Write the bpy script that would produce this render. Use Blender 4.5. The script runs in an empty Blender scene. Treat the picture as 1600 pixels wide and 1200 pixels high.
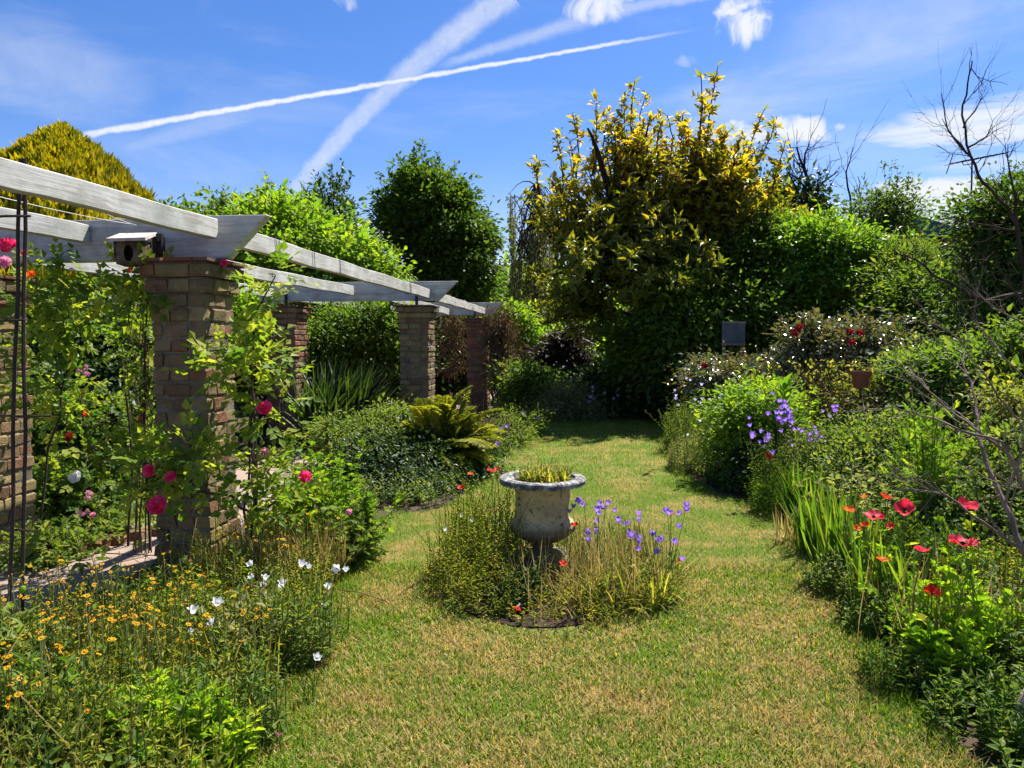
import bpy, math
import numpy as np
rng = np.random.default_rng(11)
R = math.radians
sc = bpy.context.scene
# ---------------------------------------------------------------- camera
F, H0, CAMZ = 1110.0, 535.0, 1.4
pitch = math.atan((600 - H0) / F)
cam_d = bpy.data.cameras.new('camera'); cam = bpy.data.objects.new('camera', cam_d)
sc.collection.objects.link(cam); sc.camera = cam
cam.location = (0, 0, CAMZ); cam.rotation_euler = (R(90) - pitch, 0, 0)
cam_d.sensor_width = 36; cam_d.lens = F / 1600 * 36; cam_d.clip_end = 3000; cam_d.clip_start = .05
# ---------------------------------------------------------------- light, exposure
SUN_EL, SUN_AZ = R(57), R(38)
sun_d = bpy.data.lights.new('sun', 'SUN'); sun = bpy.data.objects.new('sun', sun_d); sc.collection.objects.link(sun)
sun_d.energy = 5.0; sun_d.angle = R(.55); sun_d.color = (1, .95, .86)
sun.rotation_euler = (R(90) - SUN_EL, 0, math.pi - SUN_AZ)
sc.view_settings.view_transform = 'Standard'; sc.view_settings.look = 'None'
sc.view_settings.exposure = 1.28; sc.view_settings.gamma = 1
sc.cycles.use_denoising = True
sc.cycles.max_bounces = 8; sc.cycles.diffuse_bounces = 4; sc.cycles.transmission_bounces = 4; sc.cycles.glossy_bounces = 2
sc.cycles.sample_clamp_indirect = 6

def ray(px, py):
    x = (px - 800) / F; y = -(py - 600) / F
    r = np.array([x, y * math.sin(pitch) + math.cos(pitch), y * math.cos(pitch) - math.sin(pitch)])
    return r / np.linalg.norm(r)
def P(px, py, d):
    r = ray(px, py); return np.array([0, 0, CAMZ]) + r * (d / r[1])
def G(px, py, z=0.0):
    r = ray(px, py); return np.array([0, 0, CAMZ]) + r * ((z - CAMZ) / r[2])

# ---------------------------------------------------------------- world: sky, contrails, clouds
world = bpy.data.worlds.new('World'); sc.world = world; world.use_nodes = True
nt = world.node_tree; nt.nodes.clear()
class NT:
    """small helper for building node maths"""
    def __init__(s, tree): s.t = tree
    def n(s, typ, **k):
        nd = s.t.nodes.new(typ)
        for a, b in k.items(): setattr(nd, a, b)
        return nd
    def put(s, sock, v):
        if hasattr(v, 'links') or isinstance(v, bpy.types.NodeSocket): s.t.links.new(v, sock)
        else: sock.default_value = v
    def m(s, op, a, b=0.0, c=0.0, clamp=False):
        nd = s.n('ShaderNodeMath', operation=op, use_clamp=clamp)
        s.put(nd.inputs[0], a); s.put(nd.inputs[1], b)
        if op in ('MULTIPLY_ADD', 'SMOOTH_MIN', 'COMPARE'): s.put(nd.inputs[2], c)
        return nd.outputs[0]
    def dot(s, v, c):
        nd = s.n('ShaderNodeVectorMath', operation='DOT_PRODUCT'); s.put(nd.inputs[0], v); nd.inputs[1].default_value = tuple(c)
        return nd.outputs['Value']
    def sstep(s, v, a, b, o0=0.0, o1=1.0):
        nd = s.n('ShaderNodeMapRange', interpolation_type='SMOOTHSTEP'); s.put(nd.inputs[0], v)
        nd.inputs[1].default_value = a; nd.inputs[2].default_value = b; nd.inputs[3].default_value = o0; nd.inputs[4].default_value = o1
        return nd.outputs[0]
    def noise(s, v, scale, detail=4, rough=.55, dist=0.0):
        nd = s.n('ShaderNodeTexNoise'); s.put(nd.inputs['Vector'], v)
        nd.inputs['Scale'].default_value = scale; nd.inputs['Detail'].default_value = detail
        nd.inputs['Roughness'].default_value = rough; nd.inputs['Distortion'].default_value = dist
        return nd.outputs[0]
    def map(s, v, scale=(1, 1, 1), rot=(0, 0, 0), loc=(0, 0, 0)):
        nd = s.n('ShaderNodeMapping'); s.put(nd.inputs[0], v)
        nd.inputs['Scale'].default_value = scale; nd.inputs['Rotation'].default_value = rot; nd.inputs['Location'].default_value = loc
        return nd.outputs[0]
    def mix(s, f, a, b, blend='MIX'):
        nd = s.n('ShaderNodeMix', data_type='RGBA', blend_type=blend); s.put(nd.inputs[0], f)
        for i, v in ((6, a), (7, b)):
            s.put(nd.inputs[i], v if not isinstance(v, tuple) else (*v[:3], 1))
        return nd.outputs[2]
    def ramp(s, f, stops):
        nd = s.n('ShaderNodeValToRGB'); s.put(nd.inputs[0], f); e = nd.color_ramp.elements
        while len(e) < len(stops): e.new(.5)
        for i, (p, c) in enumerate(stops):
            e[i].position = p; e[i].color = (*c, 1)
        return nd.outputs[0]
wn = NT(nt)
sky = wn.n('ShaderNodeTexSky', sky_type='NISHITA', sun_disc=False, sun_elevation=SUN_EL, sun_rotation=SUN_AZ)
sky.air_density = 1.0; sky.dust_density = .25; sky.ozone_density = 3.0
hs = wn.n('ShaderNodeHueSaturation'); hs.inputs['Saturation'].default_value = 1.27; hs.inputs['Value'].default_value = 1.04
nt.links.new(sky.outputs[0], hs.inputs['Color'])
skyc = wn.mix(1.0, hs.outputs[0], (1.0, .92, 1.12), 'MULTIPLY')
D = wn.n('ShaderNodeTexCoord').outputs['Generated']
def frame(a, b):
    a = ray(*a); b = ray(*b); n = np.cross(a, b); n /= np.linalg.norm(n)
    mid = (a + b); mid /= np.linalg.norm(mid); t = np.cross(n, mid); L = math.acos(float(a @ b)) / 2
    return n, t, L            # n: across, t: along (from a to b), L: half length (radians)
nz_f = wn.noise(D, 55, 5, .6); nz_m = wn.noise(D, 16, 6, .6, .4); nz_l = wn.noise(D, 5, 6, .6, .6)
nz_h = wn.noise(D, 130, 4, .7)
total = None
def add(v):
    global total
    total = v if total is None else wn.m('MAXIMUM', total, v)
def trail(a, b, w0, w1, strength, curve=0.0, fade0=.05, fade1=.05, wob=.003, grain=.5, soft=.5):
    n, t, L = frame(a, b)
    s = wn.m('MULTIPLY', wn.dot(D, t), 1 / math.sin(L))                     # -1..1 along
    dist = wn.dot(D, n)
    if curve: dist = wn.m('ADD', dist, wn.m('MULTIPLY', wn.m('SUBTRACT', 1.0, wn.m('MULTIPLY', s, s)), curve))
    dist = wn.m('ADD', dist, wn.m('MULTIPLY', wn.m('SUBTRACT', nz_f, .5), wob * 2))
    w = wn.m('MULTIPLY_ADD', s, (w1 - w0) / 2, (w1 + w0) / 2)
    r = wn.m('DIVIDE', wn.m('ABSOLUTE', dist), w)
    prof = wn.sstep(r, 1.0, 1.0 - soft)
    f = wn.m('MULTIPLY', wn.sstep(s, -1, -1 + fade0 * 2), wn.sstep(s, 1, 1 - fade1 * 2))
    g = wn.m('MULTIPLY_ADD', wn.m('ADD', nz_m, wn.m('MULTIPLY', wn.m('SUBTRACT', nz_h, .5), .8)), grain, 1 - grain * .5)
    ahead = wn.sstep(wn.dot(D, np.array([0, 1, 0])), 0, .2)
    v = wn.m('MULTIPLY', wn.m('MULTIPLY', prof, f), wn.m('MULTIPLY', g, strength)); add(wn.m('MULTIPLY', v, ahead))
def cloud(c, rx, ry, ang, strength, nz, lo, hi, stretch=None):
    e = ray(*c); th = R(ang); a1 = ray(c[0] + 60 * math.cos(th), c[1] - 60 * math.sin(th)) - e
    a1 -= e * (a1 @ e); a1 /= np.linalg.norm(a1); a2 = np.cross(e, a1)
    u = wn.m('MULTIPLY', wn.dot(D, a1), F / rx); v = wn.m('MULTIPLY', wn.dot(D, a2), F / ry)
    r2 = wn.m('ADD', wn.m('MULTIPLY', u, u), wn.m('MULTIPLY', v, v))
    mk = wn.sstep(r2, 1.0, 0.0); ahead = wn.sstep(wn.dot(D, e), 0, .3)
    nn = wn.m('ADD', nz, wn.m('MULTIPLY', wn.m('SUBTRACT', mk, 1.0), .5))
    add(wn.m('MULTIPLY', wn.m('MULTIPLY', wn.m('MULTIPLY', wn.m('POWER', mk, .6), ahead), strength), wn.sstep(nn, lo - .04, hi + .06)))
trail((120, 213), (1110, 42), .0056, .0026, .95, fade0=.02, fade1=.2, wob=.0030, grain=.7, soft=.8)
trail((432, 335), (800, -10), .013, .022, .46, curve=.017, fade0=.07, fade1=.001, wob=.006, grain=1.1, soft=.75)
trail((170, 240), (480, 150), .010, .030, .22, fade0=.1, fade1=.5, wob=.004, grain=.8, soft=.9)
trail((180, 236), (460, 172), .003, .004, .22, fade0=.1, fade1=.4, wob=.002, grain=.8, soft=.9)
trail((670, 108), (960, 16), .007, .016, .34, fade0=.2, fade1=.1, wob=.004, grain=.6, soft=.9)
trail((940, 20), (1160, -20), .012, .008, .4, fade0=.15, fade1=.1, wob=.006, grain=.7, soft=.9)
nz_c = wn.noise(D, 24, 9, .62, 1.1); nz_s = wn.noise(wn.map(D, (6, 6, 40)), 1.0, 8, .62, .6)
nz_t = wn.noise(wn.map(D, (3, 5, 12), (0, R(24), 0)), 1.0, 6, .6, .5)
cloud((935, 12), 75, 34, 8, .95, nz_c, .26, .54)
cloud((1160, 28), 62, 62, 60, 1.0, nz_c, .36, .58)
cloud((1250, 203), 66, 34, -8, 1.0, nz_c, .28, .48)
cloud((1150, 208), 90, 30, 0, .9, nz_c, .32, .52)
cloud((1322, 203), 34, 16, 0, .9, nz_c, .40, .58)
cloud((1560, 190), 240, 44, 6, .9, nz_s, .28, .52)
cloud((1600, 150), 90, 20, 8, .7, nz_s, .35, .6)
cloud((1470, 305), 150, 34, 2, 1.0, nz_c, .18, .42)
cloud((1300, 345), 240, 40, 0, .8, nz_c, .22, .46)
cloud((1560, 262), 150, 30, 4, .55, nz_s, .34, .6)
cloud((790, 440), 130, 44, 0, 1.0, nz_c, .12, .38)
cloud((575, 368), 66, 32, 0, .95, nz_c, .15, .4)
cloud((1350, 60), 420, 120, 22, .5, nz_t, .25, .75)
cloud((1200, 150), 300, 60, 28, .42, nz_t, .25, .7)
cloud((60, 110), 190, 90, -10, .42, nz_t, .2, .7)
cloud((1240, 235), 420, 60, 0, .25, nz_t, .2, .7)
cloud((540, 5), 20, 34, 80, .7, nz_c, .42, .6)
cloud((1073, 95), 26, 14, 0, .3, nz_c, .36, .6)
hz = wn.sstep(wn.dot(D, (0, 0, 1)), .26, -.02, 0, .6)
add(wn.m('MULTIPLY', wn.sstep(nz_t, .45, .8), .22))
add(wn.m('MULTIPLY', hz, wn.m('MULTIPLY_ADD', nz_l, .8, .5)))
bgm = wn.mix(total, skyc, (6.5, 6.75, 7.1))
bg = wn.n('ShaderNodeBackground'); nt.links.new(bgm, bg.inputs[0]); bg.inputs[1].default_value = .058
out = wn.n('ShaderNodeOutputWorld'); nt.links.new(bg.outputs[0], out.inputs[0])

# ---------------------------------------------------------------- object helpers
C = sc.collection
def nrm(v): v = np.asarray(v, float); return v / (np.linalg.norm(v, axis=-1, keepdims=True) + 1e-9)
class Acc:
    """collects triangles; build() links them as ONE mesh object"""
    def __init__(s): s.V = []; s.T = []; s.A = []; s.M = []; s.n = 0
    def add(s, V, T, a=None, mi=0):
        V = np.asarray(V, float).reshape(-1, 3); T = np.asarray(T, int).reshape(-1, 3)
        if not len(V): return s
        if a is None: a = rng.random()
        a = np.broadcast_to(np.asarray(a, float), (len(V),)) if np.ndim(a) == 0 else a
        s.V.append(V); s.T.append(T + s.n); s.A.append(a); s.M.append(np.full(len(T), mi)); s.n += len(V); return s
    def mesh(s, name, mats, origin=(0, 0, 0), smooth=False):
        V = np.concatenate(s.V) - np.asarray(origin, float); T = np.concatenate(s.T); A = np.concatenate(s.A); M = np.concatenate(s.M)
        me = bpy.data.meshes.new(name)
        me.vertices.add(len(V)); me.vertices.foreach_set('co', V.astype(np.float32).ravel())
        me.loops.add(len(T) * 3); me.loops.foreach_set('vertex_index', T.astype(np.int32).ravel())
        me.polygons.add(len(T)); me.polygons.foreach_set('loop_start', np.arange(0, len(T) * 3, 3, dtype=np.int32))
        me.polygons.foreach_set('loop_total', np.full(len(T), 3, np.int32))
        at = me.attributes.new('rnd', 'FLOAT', 'POINT'); at.data.foreach_set('value', A.astype(np.float32))
        for m in (mats if isinstance(mats, (list, tuple)) else [mats]): me.materials.append(m)
        me.polygons.foreach_set('material_index', M.astype(np.int32))
        me.polygons.foreach_set('use_smooth', np.full(len(T), bool(smooth)))
        me.update(calc_edges=True); return me
    def build(s, name, mats, parent=None, smooth=False):
        o = bpy.data.objects.new(name, s.mesh(name, mats, parent.location if parent else (0, 0, 0), smooth))
        C.objects.link(o)
        if parent: o.parent = parent
        return o
def tag(o, label=None, cat=None, group=None, kind=None):
    if label: o['label'] = label
    if cat: o['category'] = cat
    if group: o['group'] = group
    if kind: o['kind'] = kind
    return o
def thing(name, label, cat, loc=(0, 0, 0), group=None):
    o = bpy.data.objects.new(name, None); C.objects.link(o); o.location = tuple(loc); o.empty_display_size = .1
    return tag(o, label, cat, group)
def put(name, me, parent, loc, rot=(0, 0, 0), s=1.0):
    """another copy of a shared mesh as a child, given in world coordinates"""
    o = bpy.data.objects.new(name, me); C.objects.link(o)
    o.location = np.asarray(loc) - (np.array(parent.location) if parent else 0); o.rotation_euler = rot
    o.scale = (s, s, s) if np.ndim(s) == 0 else s
    if parent: o.parent = parent
    return o
BT = np.array([[0,1,2],[0,2,3],[4,6,5],[4,7,6],[0,4,5],[0,5,1],[1,5,6],[1,6,2],[2,6,7],[2,7,3],[3,7,4],[3,4,0]])[:, ::-1]
def box(acc, c, ex, ey, ez, a=None, mi=0):
    """box with centre c and half-extent vectors"""
    c, ex, ey, ez = map(np.asarray, (c, ex, ey, ez))
    V = [c + sx * ex + sy * ey + sz * ez for sz in (-1, 1) for sx, sy in ((-1, -1), (1, -1), (1, 1), (-1, 1))]
    acc.add(V, BT, a, mi)
def tube(acc, pts, r, k=6, a=None, mi=0, cap=True):
    pts = np.asarray(pts, float); n = len(pts); r = np.broadcast_to(np.asarray(r, float), (n,))
    tan = nrm(np.gradient(pts, axis=0)); ref = np.array([.31, .22, .92]) if abs(tan[0][2]) < .8 else np.array([.9, .4, .1])
    u = nrm(np.cross(tan, ref)); w = np.cross(tan, u); th = np.linspace(0, 2 * math.pi, k, endpoint=False)
    V = pts[:, None] + r[:, None, None] * (np.cos(th)[None, :, None] * u[:, None] + np.sin(th)[None, :, None] * w[:, None])
    i = np.arange(n - 1)[:, None] * k; j = np.arange(k)[None]; j2 = (j + 1) % k
    T = np.concatenate([np.stack([i + j, i + j2, i + k + j2], -1).reshape(-1, 3), np.stack([i + j, i + k + j2, i + k + j], -1).reshape(-1, 3)])
    V = V.reshape(-1, 3)
    if cap:
        b = (n - 1) * k; T = np.concatenate([T, [[b, b + q, b + q + 1] for q in range(1, k - 1)], [[0, q + 1, q] for q in range(1, k - 1)]])
    acc.add(V, T, a, mi)
def curve(p0, p1, sag=0.0, n=6, wob=0.0, bend=None):
    t = np.linspace(0, 1, n)[:, None]; p0, p1 = np.asarray(p0, float), np.asarray(p1, float)
    p = p0 + (p1 - p0) * t; p[:, 2] += sag * 4 * (t * (1 - t))[:, 0]
    if bend is not None: p += np.asarray(bend) * 4 * t * (1 - t)
    if wob: p[1:-1] += rng.normal(0, wob, (n - 2, 3))
    return p
def rev(acc, c, prof, k=24, a=None, mi=0, ang=None):
    """surface of revolution: prof = list of (r, z)"""
    th = np.linspace(0, 2 * math.pi, k, endpoint=False); pr = np.asarray(prof, float); n = len(pr)
    V = np.stack([np.outer(pr[:, 0], np.cos(th)), np.outer(pr[:, 0], np.sin(th)), np.repeat(pr[:, 1:2], k, 1)], -1).reshape(-1, 3) + np.asarray(c)
    i = np.arange(n - 1)[:, None] * k; j = np.arange(k)[None]; j2 = (j + 1) % k
    T = np.concatenate([np.stack([i + j, i + j2, i + k + j2], -1).reshape(-1, 3), np.stack([i + j, i + k + j2, i + k + j], -1).reshape(-1, 3)])
    acc.add(V, T, a, mi)

# ---------------------------------------------------------------- leaf templates (x across, y along, z up)
def T_(V, T): return np.array(V, float), np.array(T, int)
def oval(w, fold=.10, curl=-.12, p=.42):
    return T_([(0, 0, 0), (w * .42, p * .45, fold * .6), (w * .5, p, fold), (w * .3, p + .3, fold * .5 + curl * .4), (0, 1, curl), (-w * .3, p + .3, fold * .5 + curl * .4), (-w * .5, p, fold), (-w * .42, p * .45, fold * .6), (0, .5, 0)],
              [(0, 1, 8), (1, 2, 8), (2, 3, 8), (3, 4, 8), (4, 5, 8), (5, 6, 8), (6, 7, 8), (7, 0, 8)])
def diamond(w, fold=.1, curl=-.1):
    return T_([(0, 0, 0), (w / 2, .45, fold), (0, 1, curl), (-w / 2, .45, fold)], [(0, 1, 2), (0, 2, 3)])
def compound(n, w, l=.45, spread=.9):
    V = []; T = []
    for i in range(n):
        for s in ((-1, 1) if i < n - 1 else (0,)):
            y0 = .25 + .6 * i / max(n - 1, 1); an = s * spread; c, sn = math.cos(an), math.sin(an); b = len(V)
            ll = l * (1.15 if s == 0 else 1)
            for x, y, z in ((0, 0, 0), (w * ll / 2, .45 * ll, .05), (0, ll, -.06), (-w * ll / 2, .45 * ll, .05)):
                V.append((x * c + y * sn, y0 + y * c - x * sn, z + .02 * i))
            T += [(b, b + 1, b + 2), (b, b + 2, b + 3)]
    b = len(V); V += [(-.012, 0, 0), (.012, 0, 0), (0, .9, 0)]; T.append((b, b + 1, b + 2))
    return T_(V, T)
def palmate(n=5, dip=.55, w=1.0, spread=2.1):
    V = [(0, 0, 0)]; T = []; m = 2 * n
    for i in range(m + 1):
        an = -spread + 2 * spread * i / m; r = (1.0 if i % 2 else dip) * (1 - .25 * abs(an) / spread)
        V.append((math.sin(an) * r * .62 * w, .38 + math.cos(an) * r * .58, .07 * math.cos(i * math.pi) + .06 * abs(math.sin(an))))
    V[0] = (0, .3, -.02)
    for i in range(m): T.append((0, i + 2, i + 1))
    V.append((0, 0, 0)); T.append((0, m + 2, 1)); T.append((0, m + 1, m + 2)); return T_(V, T)
L_OVAL, L_WIDE, L_LONG, L_DIA, L_THIN, L_NARROW = oval(.5), oval(.85), oval(.3), diamond(.55), diamond(.16, .02, -.15), diamond(.28, .05, -.15)
L_ROSE, L_PINN, L_PALM, L_PALM3, L_FEATH = compound(3, .74, .5, 1.1), compound(5, .3, .45, .75), palmate(5, .6), palmate(3, .5, .9, 1.7), compound(7, .3, .3, .8)
def leaves(acc, Cn, Dn, Nn, S, tpl, a=None, mi=0):
    Cn = np.asarray(Cn, float); n = len(Cn)
    if n == 0: return
    y = nrm(Dn); x = nrm(np.cross(y, Nn)); z = np.cross(x, y); S = np.broadcast_to(np.asarray(S, float), (n,))
    tv, tt = tpl; k = len(tv)
    V = Cn[:, None] + S[:, None, None] * (tv[None, :, 0:1] * x[:, None] + tv[None, :, 1:2] * y[:, None] + tv[None, :, 2:3] * z[:, None])
    T = tt[None] + (np.arange(n) * k)[:, None, None]
    if a is None: a = rng.random(n)
    acc.add(V.reshape(-1, 3), T.reshape(-1, 3), np.repeat(np.broadcast_to(a, (n,)), k), mi)
def blades(acc, B, head, L, w, lean0, bend, nseg=4, a=None, mi=0, taper=1.0):
    """ribbon leaves: base points, compass heading, length, width, starting lean and bend (radians)"""
    B = np.asarray(B, float); n = len(B)
    bc = lambda v: np.broadcast_to(np.asarray(v, float), (n,))
    head, L, w, lean0, bend = map(bc, (head, L, w, lean0, bend)); h = np.stack([np.cos(head), np.sin(head), 0 * head], 1); s = np.stack([-np.sin(head), np.cos(head), 0 * head], 1)
    p = B.copy(); Vs = []
    for i in range(nseg + 1):
        t = i / nseg; ww = w * (1 - t ** (2.2 * taper)) * (.65 + .7 * min(t * 2, 1)) * .5
        if i == nseg: Vs.append(p[:, None])
        else: Vs.append(np.stack([p - s * ww[:, None], p + s * ww[:, None]], 1))
        an = lean0 + bend * (t + .5 / nseg); p = p + (h * np.sin(an)[:, None] + np.array([0, 0, 1]) * np.cos(an)[:, None]) * (L / nseg)[:, None]
    V = np.concatenate(Vs, 1); k = 2 * nseg + 1; T = []
    for i in range(nseg - 1): T += [(2 * i, 2 * i + 1, 2 * i + 3), (2 * i, 2 * i + 3, 2 * i + 2)]
    T.append((2 * nseg - 2, 2 * nseg - 1, 2 * nseg)); T = np.array(T)
    if a is None: a = rng.random(n)
    acc.add(V.reshape(-1, 3), (T[None] + (np.arange(n) * k)[:, None, None]).reshape(-1, 3), np.repeat(np.broadcast_to(a, (n,)), k), mi)
def sprouts(acc, B, h, lean, m, ls, tpl, up=.35, stem_w=.004, smi=0, mi=0, t0=.15, taper=.5, a=None, droop=.0):
    """upright leafy stems: B base points; m leaves spiralling up each stem"""
    B = np.asarray(B, float); n = len(B)
    if n == 0: return B
    h = np.broadcast_to(np.asarray(h, float), (n,)); hd = rng.uniform(0, 2 * math.pi, n)
    top = np.stack([np.cos(hd), np.sin(hd), 0 * hd], 1) * (np.abs(rng.normal(0, 1, n)) * lean * h)[:, None] + np.array([0, 0, 1]) * h[:, None]
    pos = lambda t: B[:, None] + top[:, None] * np.stack([t ** 1.6, t ** 1.6, t], -1)
    t = t0 + (1 - t0) * (np.arange(m)[None] + rng.random((n, m)) * .8) / m
    p = pos(t).reshape(-1, 3); az = (np.arange(m)[None] * 2.4 + rng.uniform(0, 6.3, (n, 1)) + rng.normal(0, .4, (n, m))).ravel()
    tt = t.ravel(); upv = up + .6 * tt ** 3 - droop * (1 - tt) + rng.normal(0, .2, len(tt))
    Dn = np.stack([np.cos(az), np.sin(az), upv], 1); Nn = np.array([0, 0, 1.0]) + rng.normal(0, .35, (len(tt), 3))
    S = ls * (1 - taper * tt) * rng.uniform(.7, 1.25, len(tt))
    if a is None: a = np.clip(np.repeat(rng.random(n), m) * .6 + rng.random(n * m) * .4, 0, 1)
    leaves(acc, p, Dn, Nn, S, tpl, a, mi)
    tq = np.linspace(0, 1, 4)[None].repeat(n, 0); q = pos(tq)                # thin stems as three-sided prisms
    th = np.array([0, 2.1, 4.2]); ring = np.stack([np.cos(th), np.sin(th), 0 * th], 1) * stem_w / 2
    V = (q[:, :, None] + ring[None, None]).reshape(-1, 3); T = []
    for i in range(3):
        for j in range(3): a0, b0 = i * 3 + j, i * 3 + (j + 1) % 3; T += [(a0, b0, b0 + 3), (a0, b0 + 3, a0 + 3)]
    acc.add(V, (np.array(T)[None] + (np.arange(n) * 12)[:, None, None]).reshape(-1, 3), .35, smi)
    return B + top

# ---------------------------------------------------------------- materials
def mat_new(name):
    m = bpy.data.materials.new(name); m.use_nodes = True; t = m.node_tree; t.nodes.clear(); n = NT(t)
    o = n.n('ShaderNodeOutputMaterial'); return m, n, o
def leafmat(name, c0, c1, c2, trans=.42, rough=.55, spec=.18, tcol=(1.5, 1.6, .55), big=None):
    m, n, o = mat_new(name); a = n.n('ShaderNodeAttribute', attribute_name='rnd'); GREEN = c1[1] > c1[0] * 1.2; c0, c1, c2 = ((tuple(min(x * k * LEAF_GAIN, .95) for x, k in zip(c, (1.45, 1.0, 1.2))) if LEAF_GAIN > 1 and GREEN else c) for c in (c0, c1, c2))
    col = n.ramp(a.outputs['Fac'], [(0, c0), (.5, c1), (1, c2)])
    if big:
        g = n.n('ShaderNodeNewGeometry'); f = n.sstep(n.noise(g.outputs['Position'], big[0], 2), .42, .62)
        col = n.mix(f, col, n.mix(1.0, col, big[1], 'MULTIPLY'))
    b = n.n('ShaderNodeBsdfPrincipled'); n.put(b.inputs['Base Color'], col); b.inputs['Roughness'].default_value = rough
    b.inputs['Specular IOR Level'].default_value = spec
    t = n.n('ShaderNodeBsdfTranslucent'); n.put(t.inputs[0], n.mix(1.0, col, tcol, 'MULTIPLY'))
    mx = n.n('ShaderNodeMixShader'); mx.inputs[0].default_value = trans
    n.t.links.new(b.outputs[0], mx.inputs[1]); n.t.links.new(t.outputs[0], mx.inputs[2]); n.t.links.new(mx.outputs[0], o.inputs[0]); return m
def solid(name, c, rough=.6, spec=.3, bump=0.0, bs=40, var=.0, c2=None, vs=6, metal=0):
    m, n, o = mat_new(name); b = n.n('ShaderNodeBsdfPrincipled'); tc = n.n('ShaderNodeTexCoord').outputs['Object']
    if c2 is None: c2 = tuple(x * (1 - var) for x in c)
    f = n.sstep(n.noise(tc, vs, 6, .6), .35, .65); n.put(b.inputs['Base Color'], n.mix(f, c, c2))
    b.inputs['Roughness'].default_value = rough; b.inputs['Specular IOR Level'].default_value = spec; b.inputs['Metallic'].default_value = metal
    if bump:
        bp = n.n('ShaderNodeBump'); bp.inputs['Strength'].default_value = bump; bp.inputs['Distance'].default_value = .01
        n.put(bp.inputs['Height'], n.noise(tc, bs, 6, .65)); n.t.links.new(bp.outputs[0], b.inputs['Normal'])
    n.t.links.new(b.outputs[0], o.inputs[0]); return m
M = {}; LEAF_GAIN = 1.35
M['rose'] = leafmat('rose_leaf', (.04, .11, .015), (.085, .18, .018), (.18, .27, .03), .5)
M['bright'] = leafmat('bright_leaf', (.04, .12, .012), (.085, .20, .015), (.17, .28, .025), .5)
M['green'] = leafmat('green_leaf', (.022, .07, .012), (.05, .125, .015), (.12, .20, .025), .45)
M['mid'] = leafmat('mid_leaf', (.035, .085, .02), (.07, .145, .025), (.15, .22, .045), .42)
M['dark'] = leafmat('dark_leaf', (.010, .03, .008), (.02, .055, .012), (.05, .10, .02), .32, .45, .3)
M['hawthorn'] = leafmat('hawthorn_leaf', (.014, .045, .008), (.032, .085, .012), (.08, .15, .02), .45)
M['grey'] = leafmat('grey_green_leaf', (.06, .105, .04), (.11, .17, .06), (.19, .26, .10), .38)
M['laurel'] = leafmat('glossy_hedge_leaf', (.03, .10, .008), (.065, .17, .012), (.13, .25, .02), .48, .35, .5)
M['magnolia'] = leafmat('magnolia_leaf', (.05, .11, .010), (.12, .185, .014), (.36, .34, .026), .6, .33, .6, (1.5, 1.3, .35))
M['yellow'] = leafmat('yellow_leaf', (.14, .16, .012), (.28, .26, .015), (.4, .32, .02), .5)
M['gold'] = leafmat('golden_cypress', (.04, .09, .006), (.14, .20, .008), (.36, .40, .012), .35, .6, .2, (1.3, 1.2, .3))
M['birch'] = leafmat('birch_leaf', (.05, .08, .03), (.09, .13, .05), (.14, .18, .08), .4)
M['fern'] = leafmat('fern_leaf', (.05, .08, .010), (.10, .155, .014), (.21, .27, .025), .5)
M['glossy'] = leafmat('glossy_rose_leaf', (.04, .08, .03), (.08, .12, .04), (.14, .13, .06), .2, .2, 1.0)
M['blade'] = leafmat('strap_leaf', (.025, .08, .01), (.05, .14, .014), (.13, .22, .025), .42, .4)
M['dry'] = leafmat('dry_stem', (.20, .15, .05), (.34, .27, .09), (.50, .42, .17), .4, .7, .1, (1, .9, .7))
M['drybrown'] = leafmat('dead_vine', (.07, .045, .025), (.14, .095, .05), (.26, .18, .10), .2, .8, .1, (1, .9, .7))
M['wild'] = leafmat('wild_leaf', (.05, .10, .012), (.11, .18, .02), (.25, .27, .045), .45)
M['lime'] = leafmat('lime_leaf', (.07, .19, .010), (.12, .27, .014), (.24, .36, .03), .5)
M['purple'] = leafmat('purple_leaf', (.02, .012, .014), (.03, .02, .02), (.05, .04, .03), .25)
M['bark'] = solid('bark', (.07, .05, .038), .9, .1, .8, 30, .5)
M['darkbark'] = solid('dark_bark', (.035, .027, .022), .9, .1, .8, 30, .5)
M['twig'] = solid('bare_twig', (.24, .17, .13), .8, .2, .4, 60, .5)
M['stem'] = leafmat('green_stem', (.05, .1, .02), (.08, .14, .03), (.12, .18, .05), .1)
M['soil'] = solid('soil', (.055, .038, .026), .95, .1, 1.0, 30, .5, vs=9)
M['iron'] = solid('rusty_iron', (.05, .03, .024), .7, .3, .3, 60, .4)
M['black'] = solid('black_iron', (.015, .015, .018), .5, .4)
M['wire'] = solid('wire', (.3, .28, .26), .4, .5)
LEAF_GAIN = 1.0
def petal(name, c, c2, trans=.4, rough=.55): return leafmat(name, c, tuple((a + b) / 2 for a, b in zip(c, c2)), c2, trans, rough, .3, (1, 1, 1))
M['poppy_red'] = petal('scarlet_petal', (.7, .012, .003), (1, .07, .01), .5)
M['poppy_pink'] = petal('coral_petal', (.9, .012, .05), (1, .10, .18), .5)
M['poppy_orange'] = petal('orange_petal', (.95, .1, .008), (1, .2, .02), .55)
M['rose_pink'] = petal('pink_rose_petal', (.8, .012, .10), (1, .12, .34), .5)
M['rose_pale'] = petal('pale_pink_petal', (.8, .25, .42), (.9, .45, .6))
M['rose_red'] = petal('dark_red_petal', (.22, .005, .012), (.4, .01, .025))
M['bell'] = petal('violet_bell', (.26, .12, .62), (.46, .28, .85), .5)
M['pale_bell'] = petal('pale_mauve_petal', (.5, .45, .8), (.7, .65, .9))
M['white'] = petal('white_petal', (.75, .75, .78), (.88, .88, .88))
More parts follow.
